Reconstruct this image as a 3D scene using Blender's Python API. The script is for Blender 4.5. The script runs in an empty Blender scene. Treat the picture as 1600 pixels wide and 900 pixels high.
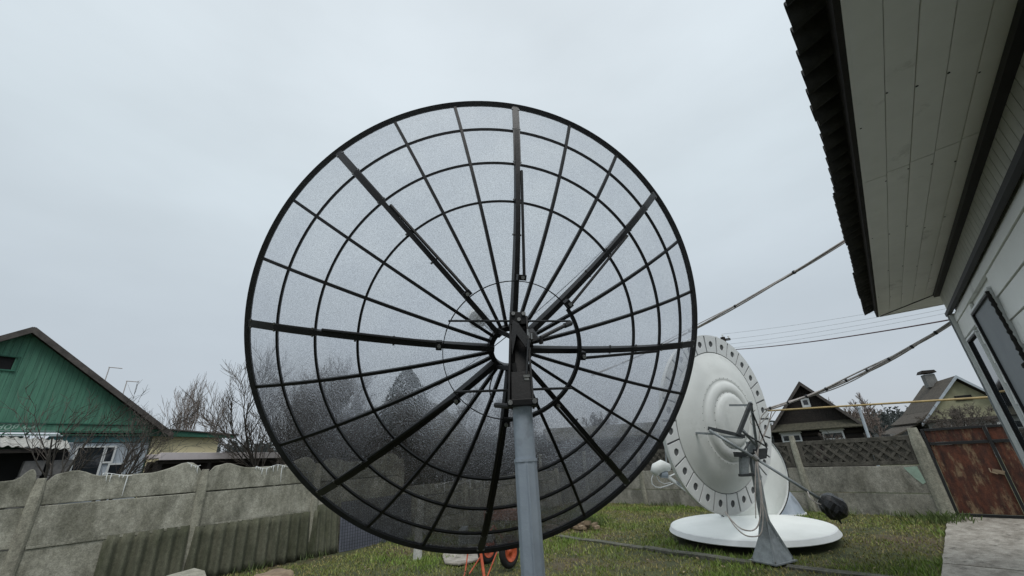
import bpy, math, random
import numpy as np
from mathutils import Vector, Matrix, noise as mnoise
R_ = math.radians
random.seed(7)
scn = bpy.context.scene
col = scn.collection
# ------------------------------------------------------------ camera
FPX, EYE = 625.0, 1.6
PITCH, ROLL = R_(22.743), R_(3.6)
fw = Vector((0, math.cos(PITCH), math.sin(PITCH))); rt0 = Vector((1, 0, 0)); up0 = rt0.cross(fw)
CR = rt0*math.cos(ROLL) - up0*math.sin(ROLL); CU = up0*math.cos(ROLL) + rt0*math.sin(ROLL)
cd = bpy.data.cameras.new('camera'); cam = bpy.data.objects.new('camera', cd); col.objects.link(cam)
M = Matrix((CR, CU, -fw)).transposed().to_4x4(); M.translation = (0, 0, EYE); cam.matrix_world = M
cd.sensor_width = 36; cd.lens = FPX/1600*36; cd.clip_start = .05; cd.clip_end = 3000
scn.camera = cam
# ------------------------------------------------------------ world, sun, exposure
w = bpy.data.worlds.new('World'); scn.world = w; w.use_nodes = True
nt = w.node_tree; nt.nodes.clear()
N = nt.nodes.new; L = nt.links.new
out = N('ShaderNodeOutputWorld'); bg = N('ShaderNodeBackground'); L(bg.outputs[0], out.inputs[0])
sky = N('ShaderNodeTexSky'); sky.sky_type = 'NISHITA'; sky.sun_disc = False
SUN_EL, SUN_AZ = R_(55), R_(165)
sky.sun_elevation = SUN_EL; sky.sun_rotation = SUN_AZ
tc = N('ShaderNodeTexCoord'); sep = N('ShaderNodeSeparateXYZ'); L(tc.outputs['Generated'], sep.inputs[0])
ramp = N('ShaderNodeValToRGB'); L(sep.outputs['Z'], ramp.inputs[0])
e = ramp.color_ramp.elements
e[0].position = 0.0; e[0].color = (.53, .575, .63, 1)
e[1].position = 1.0; e[1].color = (1.4, 1.4, 1.38, 1)
for p, c in ((.10, (.52, .575, .63, 1)), (.27, (.54, .605, .66, 1)), (.55, (.69, .775, .83, 1)), (.86, (.73, .80, .85, 1))):
    x = ramp.color_ramp.elements.new(p); x.color = c
mp = N('ShaderNodeMapping'); mp.inputs['Scale'].default_value = (1, 1, 2.6); L(tc.outputs['Generated'], mp.inputs[0])
nz = N('ShaderNodeTexNoise'); nz.inputs['Scale'].default_value = 1.7; nz.inputs['Detail'].default_value = 5; nz.inputs['Roughness'].default_value = .5; L(mp.outputs[0], nz.inputs[0])
mr = N('ShaderNodeMapRange'); mr.inputs[1].default_value = .3; mr.inputs[2].default_value = .7; mr.inputs[3].default_value = .92; mr.inputs[4].default_value = 1.07; L(nz.outputs[0], mr.inputs[0])
mul = N('ShaderNodeVectorMath'); mul.operation = 'SCALE'; L(ramp.outputs[0], mul.inputs[0]); L(mr.outputs[0], mul.inputs['Scale'])
# overcast layer (x10 so that it shares the 0.1 background strength with the physical sky)
sc10 = N('ShaderNodeVectorMath'); sc10.operation = 'SCALE'; sc10.inputs['Scale'].default_value = 10; L(mul.outputs[0], sc10.inputs[0])
mix = N('ShaderNodeMix'); mix.data_type = 'RGBA'; mix.inputs[0].default_value = .94; L(sky.outputs[0], mix.inputs[6]); L(sc10.outputs[0], mix.inputs[7])
L(mix.outputs[2], bg.inputs[0]); bg.inputs[1].default_value = .1
sd = bpy.data.lights.new('sun', 'SUN'); sd.energy = 1.4; sd.angle = R_(25); sd.color = (1, .97, .93)
sun = bpy.data.objects.new('sun', sd); col.objects.link(sun)
sdir = Vector((math.sin(SUN_AZ)*math.cos(SUN_EL), math.cos(SUN_AZ)*math.cos(SUN_EL), math.sin(SUN_EL)))
sun.rotation_euler = sdir.to_track_quat('Z', 'Y').to_euler()
scn.view_settings.view_transform = 'Standard'; scn.view_settings.look = 'None'
scn.view_settings.exposure = 0; scn.view_settings.gamma = 1
scn.cycles.transparent_max_bounces = 16
# ------------------------------------------------------------ pixel -> place
def ray(px, py): return CR*((px-800)/FPX) - CU*((py-450)/FPX) + fw
def gnd(px, py, z=0):
    r = ray(px, py); return r*((z-EYE)/r.z) + Vector((0, 0, EYE))
def at(px, py, Y):
    r = ray(px, py); return r*(Y/r.y) + Vector((0, 0, EYE))
# ------------------------------------------------------------ materials
def mat(name, c, c2=None, rough=.8, scale=6, bump=.0, bscale=None, metal=0, detail=6, spec=.5, c3=None, s3=1.2, stretch=(1, 1, 1), lo=.35, hi=.65, t3=(.55, .7), coat=0, grain=0, gs=70):
    m = bpy.data.materials.new(name); m.use_nodes = True; t = m.node_tree; b = t.nodes['Principled BSDF']
    b.inputs['Roughness'].default_value = rough; b.inputs['Metallic'].default_value = metal; b.inputs['Specular IOR Level'].default_value = spec
    b.inputs['Coat Weight'].default_value = coat
    n = t.nodes.new; l = t.links.new
    co = n('ShaderNodeTexCoord'); oi = n('ShaderNodeObjectInfo'); va = n('ShaderNodeVectorMath'); va.operation = 'SCALE'
    cx = n('ShaderNodeCombineXYZ'); l(oi.outputs['Random'], cx.inputs[0]); l(oi.outputs['Random'], cx.inputs[1]); l(cx.outputs[0], va.inputs[0]); va.inputs['Scale'].default_value = 37
    ad = n('ShaderNodeVectorMath'); l(co.outputs['Object'], ad.inputs[0]); l(va.outputs[0], ad.inputs[1])
    mpp = n('ShaderNodeMapping'); mpp.inputs['Scale'].default_value = stretch; l(ad.outputs[0], mpp.inputs[0])
    if c2 is None: c2 = tuple(x*.72 for x in c)
    nz = n('ShaderNodeTexNoise'); nz.inputs['Scale'].default_value = scale; nz.inputs['Detail'].default_value = detail; nz.inputs['Roughness'].default_value = .65; l(mpp.outputs[0], nz.inputs[0])
    rp = n('ShaderNodeValToRGB'); rp.color_ramp.elements[0].position = lo; rp.color_ramp.elements[1].position = hi
    rp.color_ramp.elements[0].color = (*c2, 1); rp.color_ramp.elements[1].color = (*c, 1); l(nz.outputs[0], rp.inputs[0])
    res = rp.outputs[0]
    if c3:
        n3 = n('ShaderNodeTexNoise'); n3.inputs['Scale'].default_value = s3; n3.inputs['Detail'].default_value = 8; n3.inputs['Roughness'].default_value = .7; l(mpp.outputs[0], n3.inputs[0])
        r3 = n('ShaderNodeMapRange'); r3.inputs[1].default_value = t3[0]; r3.inputs[2].default_value = t3[1]; l(n3.outputs[0], r3.inputs[0])
        mx = n('ShaderNodeMix'); mx.data_type = 'RGBA'; l(r3.outputs[0], mx.inputs[0]); l(res, mx.inputs[6]); mx.inputs[7].default_value = (*c3, 1); res = mx.outputs[2]
    if grain:
        ng = n('ShaderNodeTexNoise'); ng.inputs['Scale'].default_value = gs; ng.inputs['Detail'].default_value = 4; ng.inputs['Roughness'].default_value = .75; l(ad.outputs[0], ng.inputs[0])
        rg = n('ShaderNodeMapRange'); rg.inputs[1].default_value = .32; rg.inputs[2].default_value = .68; rg.inputs[3].default_value = 1-grain; rg.inputs[4].default_value = 1+grain*.8; l(ng.outputs[0], rg.inputs[0])
        ns = n('ShaderNodeTexNoise'); ns.inputs['Scale'].default_value = gs*.22; ns.inputs['Detail'].default_value = 6; ns.inputs['Roughness'].default_value = .8; l(ad.outputs[0], ns.inputs[0])
        r4 = n('ShaderNodeMapRange'); r4.inputs[1].default_value = .35; r4.inputs[2].default_value = .65; r4.inputs[3].default_value = 1-grain*.7; r4.inputs[4].default_value = 1+grain*.5; l(ns.outputs[0], r4.inputs[0])
        mm = n('ShaderNodeMath'); mm.operation = 'MULTIPLY'; l(rg.outputs[0], mm.inputs[0]); l(r4.outputs[0], mm.inputs[1])
        vs_ = n('ShaderNodeVectorMath'); vs_.operation = 'SCALE'; l(res, vs_.inputs[0]); l(mm.outputs[0], vs_.inputs['Scale']); res = vs_.outputs[0]
    l(res, b.inputs['Base Color'])
    if bump:
        nb = n('ShaderNodeTexNoise'); nb.inputs['Scale'].default_value = bscale or scale*4; nb.inputs['Detail'].default_value = 6; nb.inputs['Roughness'].default_value = .7; l(mpp.outputs[0], nb.inputs[0])
        bp = n('ShaderNodeBump'); bp.inputs['Strength'].default_value = bump; bp.inputs['Distance'].default_value = .01; l(nb.outputs[0], bp.inputs['Height']); l(bp.outputs[0], b.inputs['Normal'])
    return m
MT = {}
MT['black'] = mat('black_painted_steel', (.006, .006, .0065), (.003, .003, .0035), .5, 12, .15, 90, spec=.3)
MT['darkgrey'] = mat('dark_grey_steel', (.022, .023, .025), (.011, .011, .012), .45, 9, .15, 80)
MT['bolt'] = mat('zinc_bolt', (.35, .35, .34), (.2, .2, .2), .35, 40, metal=.8)
MT['greypole'] = mat('grey_pole_paint', (.33, .38, .44), (.27, .315, .37), .5, 9, .25, 120, c3=(.17, .19, .21), s3=4, stretch=(1, 1, .35), t3=(.56, .72))
MT['galv'] = mat('galvanised_steel', (.30, .33, .34), (.19, .21, .22), .5, 12, .15, 60, metal=.2)
MT['darkgalv'] = mat('dark_stand_steel', (.05, .056, .06), (.025, .028, .03), .5, 14, .15, 60)
MT['white'] = mat('white_dish_paint', (.76, .78, .76), (.69, .71, .69), .5, 2.5, .05, 60, c3=(.54, .56, .53), s3=2.2, stretch=(1, 1, .3), t3=(.56, .8))
MT['whiteflat'] = mat('white_dish_face', (.86, .89, .87), (.80, .83, .81), .55, 2.5, .03, 60, c3=(.55, .55, .5), s3=34, t3=(.70, .74))
MT['rimwhite'] = mat('white_rim_paint', (.76, .78, .78), (.69, .71, .71), .5, 3)
MT['joint'] = mat('dark_joint', (.03, .032, .034), rough=.9)
MT['conc'] = mat('fence_concrete', (.42, .41, .345), (.22, .215, .17), .92, 3.4, .9, 34, c3=(.07, .072, .05), s3=1.9, stretch=(1, 1, .5), lo=.38, hi=.64, t3=(.47, .74), grain=.38)
MT['conc2'] = mat('back_fence_concrete', (.36, .345, .295), (.20, .19, .155), .92, 3.5, .9, 34, c3=(.06, .06, .048), s3=2.1, stretch=(1, 1, .5), t3=(.48, .76), grain=.38)
MT['concpost'] = mat('post_concrete', (.37, .36, .29), (.24, .23, .185), .9, 5, .8, 40, c3=(.07, .075, .055), s3=2.4, stretch=(1, 1, .5), t3=(.54, .8), grain=.38)
MT['lattice'] = mat('mossy_lattice_concrete', (.12, .11, .092), (.045, .042, .034), .95, 7, .8, 40)
MT['corr'] = mat('mossy_asbestos_sheet', (.14, .14, .10), (.075, .08, .052), .95, 4, .6, 50, stretch=(1, 1, .5), c3=(.035, .042, .018), s3=2.0, t3=(.48, .68), grain=.4)
MT['roofcorr'] = mat('roof_asbestos_sheet', (.045, .042, .036), (.018, .018, .016), .95, 8, .5, 50)
MT['soffit'] = mat('cream_soffit_board', (.82, .81, .77), (.76, .75, .71), .6, 3, .06, 50, c3=(.2, .19, .15), s3=2, t3=(.6, .85))
MT['frieze'] = mat('grey_frieze_slat', (.46, .46, .41), (.36, .36, .32), .6, 5)
MT['siding'] = mat('white_wall_siding', (.86, .87, .84), (.80, .81, .78), .5, 2, .05, 30, c3=(.3, .3, .27), s3=2.3, t3=(.6, .85))
MT['whitepvc'] = mat('white_plastic_trim', (.68, .70, .70), (.6, .62, .62), .35, 4)
MT['blacktrim'] = mat('black_trim', (.012, .012, .013), rough=.6)
MT['green'] = mat('green_painted_plank', (.085, .235, .16), (.055, .15, .105), .8, 3, .6, 30, stretch=(5, 5, .35), c3=(.14, .25, .19), s3=4, t3=(.56, .85))
MT['greendark'] = mat('green_fascia', (.03, .14, .09), (.02, .09, .06), .7, 4, .2, 30)
MT['turq'] = mat('turquoise_plaster', (.11, .26, .27), (.07, .18, .19), .85, 4)
MT['yellow'] = mat('yellow_plaster', (.88, .78, .50), (.82, .72, .46), .85, 1.5, .2, 60)
MT['palewall'] = mat('pale_blue_wall', (.44, .49, .54), (.34, .38, .42), .8, 3)
MT['roofgrey'] = mat('weathered_roof_board', (.10, .088, .08), (.05, .045, .042), .9, 6, .5, 40)
MT['roofpink'] = mat('pale_pink_roof', (.72, .65, .65), (.62, .56, .56), .7, 3)
MT['awn'] = mat('white_slate_awning', (.52, .52, .49), (.33, .33, .31), .85, 9, .4, 40)
MT['block'] = mat('grey_block', (.17, .165, .165), (.10, .10, .10), .9, 12, .6, 60)
MT['void'] = mat('dark_opening', (.006, .006, .007), rough=.8)
MT['logs'] = mat('dark_timber', (.028, .022, .018), (.012, .010, .009), .9, 5, .5, 30, stretch=(.5, .5, 6))
MT['shingle'] = mat('mossy_shingle', (.085, .08, .055), (.04, .038, .028), .95, 9, .6, 40)
MT['creamwall'] = mat('cream_plaster', (.36, .35, .23), (.27, .26, .17), .85, 3, .3, 30)
MT['brownroof'] = mat('brown_slate_roof', (.10, .085, .065), (.05, .042, .034), .9, 6, .5, 30)
MT['greybrick'] = mat('grey_brick_wall', (.22, .22, .21), (.14, .14, .135), .9, 10, .4, 40)
MT['rust'] = mat('rusty_sheet', (.14, .045, .024), (.04, .018, .014), .85, 5, .5, 40, stretch=(2.2, 2.2, .65), c3=(.27, .19, .11), s3=3.6, t3=(.52, .66), grain=.35)
MT['path'] = mat('worn_concrete_path', (.40, .375, .33), (.20, .18, .15), .75, 3, .6, 60, c3=(.08, .07, .055), s3=2.6, stretch=(1.2, 2, 1), t3=(.56, .70), grain=.3)
MT['bark'] = mat('bare_bark', (.06, .055, .046), (.028, .025, .022), .95, 14, .6, 60)
MT['twig'] = mat('bare_twig', (.12, .10, .085), (.07, .06, .052), .95, 10)
MT['palebark'] = mat('pale_twig', (.24, .19, .165), (.15, .125, .11), .95, 10)
MT['conifer'] = mat('conifer_needles', (.030, .040, .024), (.012, .018, .011), .95, 3)
MT['forest'] = mat('far_forest', (.055, .064, .062), (.03, .037, .036), 1, .12, detail=8)
MT['plank'] = mat('weathered_plank', (.17, .165, .135), (.07, .07, .055), .9, 6, .8, 30, stretch=(.6, 5, 1), c3=(.045, .07, .02), s3=3, t3=(.5, .7), grain=.5)
MT['rubber'] = mat('tyre_rubber', (.014, .014, .015), rough=.75, scale=20, bump=.3)
MT['orange'] = mat('orange_paint', (.55, .10, .035), (.32, .06, .025), .45, 14, .2, 60, c3=(.18, .06, .03), s3=9)
MT['redbeam'] = mat('reddish_beam', (.38, .15, .09), (.24, .10, .07), .8, 7)
MT['pipe'] = mat('yellow_pipe_paint', (.46, .34, .15), (.34, .25, .11), .6, 8)
MT['cable'] = mat('grey_cable', (.50, .46, .43), (.34, .31, .29), .6, 20)
MT['wire'] = mat('dark_wire', (.12, .07, .08), rough=.6)
MT['thinwire'] = mat('overhead_wire', (.58, .62, .66), rough=.6)
MT['ice'] = mat('white_foam_drip', (.8, .82, .82), (.7, .72, .72), .4, 20)
MT['bag'] = mat('black_bin_bag', (.010, .010, .011), rough=.28, scale=10, bump=.8, bscale=30)
MT['whitewash'] = mat('whitewashed_wood', (.62, .62, .58), (.38, .38, .35), .9, 12, .5, 60)
MT['bluegrey'] = mat('blue_grey_sheet', (.15, .16, .20), (.10, .11, .14), .7, 4)
MT['wood'] = mat('pale_cut_wood', (.30, .23, .15), (.17, .12, .08), .9, 8, .6, 40)
MT['mint'] = mat('mint_paint', (.33, .45, .36), (.25, .33, .27), .85, 9, .3, 60)
MT['foam'] = mat('dark_sealing_foam', (.020, .017, .015), (.01, .009, .008), .9, 30, 1, 80)
MT['letters'] = mat('faded_white_lettering', (.38, .52, .45), (.26, .40, .33), .9, 30)
def ground_mat():
    m = mat('yard_soil_and_turf', (.080, .095, .030), (.045, .052, .022), .95, 2.2, .9, 30, c3=(.095, .070, .045), s3=.55, t3=(.50, .62), grain=.5, gs=50); return m
MT['ground'] = ground_mat()
def glass_mat():
    m = bpy.data.materials.new('window_glass'); m.use_nodes = True; b = m.node_tree.nodes['Principled BSDF']
    b.inputs['Base Color'].default_value = (.02, .025, .03, 1); b.inputs['Roughness'].default_value = .03; b.inputs['IOR'].default_value = 1.6
    return m
MT['glass'] = glass_mat()
MT['film'] = mat('matt_grey_film', (.27, .29, .31), (.22, .24, .26), .6, 1.5, .06, 150, spec=.25)
def mesh_mat():   # fine perforated steel sheet, its holes partly filled with rain water
    m = bpy.data.materials.new('wet_perforated_mesh'); m.use_nodes = True; t = m.node_tree; t.nodes.clear(); n = t.nodes.new; l = t.links.new
    o = n('ShaderNodeOutputMaterial'); co = n('ShaderNodeTexCoord'); oi = n('ShaderNodeObjectInfo')
    cx = n('ShaderNodeCombineXYZ'); l(oi.outputs['Random'], cx.inputs[2])
    va = n('ShaderNodeVectorMath'); va.operation = 'MULTIPLY_ADD'; l(cx.outputs[0], va.inputs[0]); va.inputs[1].default_value = (0, 0, 40); l(co.outputs['Object'], va.inputs[2])
    def nz(s, d=3):
        q = n('ShaderNodeTexNoise'); q.inputs['Scale'].default_value = s; q.inputs['Detail'].default_value = d; q.inputs['Roughness'].default_value = .6; l(va.outputs[0], q.inputs[0]); return q
    drop = nz(95, 2); fine = nz(210, 2); big = nz(3.5, 5)
    bp = n('ShaderNodeBump'); bp.inputs['Strength'].default_value = 1; bp.inputs['Distance'].default_value = .012; l(drop.outputs[0], bp.inputs['Height'])
    rf = n('ShaderNodeBsdfRefraction'); rf.inputs['IOR'].default_value = 1.07; rf.inputs['Roughness'].default_value = .10; rf.inputs['Color'].default_value = (.86, .87, .90, 1); l(bp.outputs[0], rf.inputs['Normal'])
    tr = n('ShaderNodeBsdfTransparent'); tr.inputs[0].default_value = (1, 1, 1, 1)
    wire = n('ShaderNodeBsdfPrincipled'); wire.inputs['Base Color'].default_value = (.026, .024, .028, 1); wire.inputs['Roughness'].default_value = .6
    m1 = n('ShaderNodeMixShader'); r1 = n('ShaderNodeMapRange'); r1.inputs[1].default_value = .35; r1.inputs[2].default_value = .65; r1.inputs[3].default_value = .25; r1.inputs[4].default_value = .75; l(big.outputs[0], r1.inputs[0])
    l(r1.outputs[0], m1.inputs[0]); l(tr.outputs[0], m1.inputs[1]); l(rf.outputs[0], m1.inputs[2])
    m2 = n('ShaderNodeMixShader'); r2 = n('ShaderNodeMapRange'); r2.inputs[1].default_value = .35; r2.inputs[2].default_value = .68; r2.inputs[3].default_value = .12; r2.inputs[4].default_value = .46; l(fine.outputs[0], r2.inputs[0])

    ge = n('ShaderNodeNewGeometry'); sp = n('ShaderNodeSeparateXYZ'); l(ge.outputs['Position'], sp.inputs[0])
    r3 = n('ShaderNodeMapRange'); r3.inputs[1].default_value = 2.3; r3.inputs[2].default_value = 1.15; r3.inputs[3].default_value = 0; r3.inputs[4].default_value = .52; l(sp.outputs['Z'], r3.inputs[0])   # contrast shading painted into the mesh: more dark wire toward the bottom
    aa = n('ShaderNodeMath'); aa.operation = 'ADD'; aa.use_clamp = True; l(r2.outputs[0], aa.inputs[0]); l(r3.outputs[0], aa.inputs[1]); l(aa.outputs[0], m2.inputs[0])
    l(m1.outputs[0], m2.inputs[1]); l(wire.outputs[0], m2.inputs[2])
    # single lens-like drops that catch the sky
    gl = n('ShaderNodeBsdfRefraction'); gl.inputs['IOR'].default_value = 1.33; gl.inputs['Roughness'].default_value = .1; l(bp.outputs[0], gl.inputs['Normal'])
    spk = nz(235, 1); rs = n('ShaderNodeMapRange'); rs.inputs[1].default_value = .60; rs.inputs[2].default_value = .72; rs.inputs[3].default_value = 0; rs.inputs[4].default_value = .42; l(spk.outputs[0], rs.inputs[0])
    m3 = n('ShaderNodeMixShader'); l(rs.outputs[0], m3.inputs[0]); l(m2.outputs[0], m3.inputs[1]); l(gl.outputs[0], m3.inputs[2]); l(m3.outputs[0], o.inputs[0])
    return m
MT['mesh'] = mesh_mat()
# ------------------------------------------------------------ mesh builder
class MB:
    def __init__(s): s.v = []; s.f = []
    def add(s, vs, fs):
        k = len(s.v); s.v += [tuple(v) for v in vs]; s.f += [tuple(k+i for i in f) for f in fs]; return s
    def box(s, c, size, X=None, Y=None, Z=None, taper=1):
        c = Vector(c); X = Vector(X or (1, 0, 0)); Y = Vector(Y or (0, 1, 0)); Z = Vector(Z or (0, 0, 1)); a, b, h = (x/2 for x in size); v = []
        for k in (-1, 1):
            t = taper if k > 0 else 1
            for i, j in ((-1, -1), (1, -1), (1, 1), (-1, 1)): v.append(c+X*a*i*t+Y*b*j*t+Z*h*k)
        return s.add(v, [(0, 3, 2, 1), (4, 5, 6, 7), (0, 1, 5, 4), (1, 2, 6, 5), (2, 3, 7, 6), (3, 0, 4, 7)])
    def bar(s, a, b, w_, h, up=(0, 0, 1)):
        a = Vector(a); b = Vector(b); Z = (b-a).normalized(); X = Z.cross(Vector(up))
        if X.length < 1e-4: X = Z.cross(Vector((1, 0, 0)))
        X.normalize(); Y = Z.cross(X)
        return s.box((a+b)/2, (w_, h, (b-a).length), X, Y, Z)
    def tube(s, pts, r, n=8, cap=True):
        pts = [Vector(p) for p in pts]; m = len(pts); rr = r if isinstance(r, (list, tuple)) else [r]*m
        v = []; f = []; ref = None
        for i, p in enumerate(pts):
            d = (pts[min(i+1, m-1)]-pts[max(i-1, 0)]).normalized()
            if ref is None: ref = d.orthogonal().normalized()
            ref = (ref-d*ref.dot(d));
            if ref.length < 1e-5: ref = d.orthogonal()
            ref.normalize(); q = d.cross(ref)
            for k in range(n):
                a = 2*math.pi*k/n; v.append(p+(ref*math.cos(a)+q*math.sin(a))*rr[i])
        for i in range(m-1):
            for k in range(n): f.append((i*n+k, i*n+(k+1) % n, (i+1)*n+(k+1) % n, (i+1)*n+k))
        if cap: f.append(tuple(range(n-1, -1, -1))); f.append(tuple((m-1)*n+k for k in range(n)))
        return s.add(v, f)
    def prism(s, pts, ext):  # closed outline (3-D points) pushed along ext
        ext = Vector(ext); pts = [Vector(p) for p in pts]; n = len(pts)
        return s.add(pts+[p+ext for p in pts], [tuple(range(n)), tuple(range(2*n-1, n-1, -1))]+[((i+1) % n, i, n+i, n+(i+1) % n) for i in range(n)])
    def lathe(s, prof, n=48, a0=0, a1=2*math.pi, close=True):  # prof: (r,z)
        full = abs(a1-a0-2*math.pi) < 1e-6; m = n if full else n+1; v = []; f = []; k = len(prof)
        for i in range(m):
            a = a0+(a1-a0)*i/n
            for r, z in prof: v.append((r*math.cos(a), r*math.sin(a), z))
        for i in range(n):
            j = (i+1) % m
            for q in range(k-1): f.append((i*k+q, j*k+q, j*k+q+1, i*k+q+1))
        return s.add(v, f)
    def obj(s, name, m, parent=None, smooth=False, bevel=0, data_only=False):
        me = bpy.data.meshes.new(name); me.from_pydata(s.v, [], s.f); me.validate(); me.update()
        me.materials.append(MT[m] if isinstance(m, str) else m)
        if smooth: me.polygons.foreach_set('use_smooth', [True]*len(me.polygons))
        o = bpy.data.objects.new(name, me); col.objects.link(o)
        if parent: o.parent = parent
        if bevel:
            b = o.modifiers.new('bevel', 'BEVEL'); b.width = bevel; b.segments = 2; b.limit_method = 'ANGLE'
        return o
def tag(o, label=None, cat=None, group=None, kind=None):
    if label: o['label'] = label
    if cat: o['category'] = cat
    if group: o['group'] = group
    if kind: o['kind'] = kind
    return o
def empty(name, loc, rz=0, mtx=None):
    o = bpy.data.objects.new(name, None); col.objects.link(o); o.empty_display_size = .2
    if mtx is not None: o.matrix_world = mtx
    else: o.location = loc; o.rotation_euler = (0, 0, rz)
    return o
def inst(src, name, parent, loc=None, rot=None, scale=None):
    o = bpy.data.objects.new(name, src.data); col.objects.link(o); o.parent = parent
    if loc is not None: o.location = loc
    if rot is not None: o.rotation_euler = rot
    if scale is not None: o.scale = scale
    for md in src.modifiers:
        b = o.modifiers.new(md.name, md.type)
        if md.type == 'BEVEL': b.width = md.width; b.segments = md.segments; b.limit_method = 'ANGLE'
    return o
# ------------------------------------------------------------ setting: ground
LF0 = Vector((-5.03, 8.67, 0)); LD = Vector((.69, .724, 0)).normalized()     # left fence line
RF0 = Vector((3.25, 14.56, 0)); RD = Vector((.69, -.73, 0)).normalized()      # back fence line
def gz(x, y): return .035*mnoise.noise(Vector((x*.5, y*.5, 3))) + .012*mnoise.noise(Vector((x*2, y*2, 9)))
def make_ground():
    b = MB(); n = 110; x0, x1, y0, y1 = -12, 14, -4, 20
    for j in range(n+1):
        for i in range(n+1):
            x = x0+(x1-x0)*i/n; y = y0+(y1-y0)*j/n; edge = i in (0, n) or j in (0, n)
            b.v.append((x, y, 0 if edge else gz(x, y)-.02))
    for j in range(n):
        for i in range(n):
            a = j*(n+1)+i; b.f.append((a, a+1, a+n+2, a+n+1))
    B = 900
    k = len(b.v); b.v += [(-B, -B, 0), (B, -B, 0), (B, B, 0), (-B, B, 0)]
    c0, c1, c2, c3 = 0, n, (n+1)**2-1, n*(n+1)
    b.f += [tuple([k, k+1]+[i for i in range(n, -1, -1)]), tuple([k+1, k+2]+[(i)*(n+1)+n for i in range(n, -1, -1)]),
            tuple([k+2, k+3]+[n*(n+1)+i for i in range(0, n+1)]), tuple([k+3, k]+[i*(n+1) for i in range(0, n+1)])]
    tag(b.obj('ground', 'ground', smooth=True), kind='structure')
make_ground()
# path from the gate
def make_path():
    a = gnd(1475, 890); c = gnd(1482, 811); d = (c-a).normalized(); nrm = Vector((d.y, -d.x, 0))
    L0 = (c-a).length
    root = empty('path', a+Vector((0, 0, .0)), math.atan2(d.y, d.x)); tag(root, kind='structure')
    x = L0; i = 0
    widths = 1.02
    while x > -5.5:
        ln = 1.45 if i else 1.2; w0 = widths
        b = MB(); m = 14
        prof = []
        for q in range(m+1): prof.append((x-ln*q/m+(.006 if q == 0 else 0), .012*mnoise.noise(Vector((x-ln*q/m, 1, 1))*3)+(-.11*max(0, 1-abs(x-ln*q/m-L0)/.7) if i == 0 else 0)))
        outl = [(px_, py_, 0) for px_, py_ in prof]+[(px_, -w0+.01*mnoise.noise(Vector((px_*3, 7, 2))), 0) for px_, _ in reversed(prof)]
        b.prism([(p[0], p[1], -.05) for p in outl], (0, 0, .10+.004*(i % 3)))
        b.obj('slab', 'path', root, bevel=.008)
        x -= ln+.012; i += 1
make_path()
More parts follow.
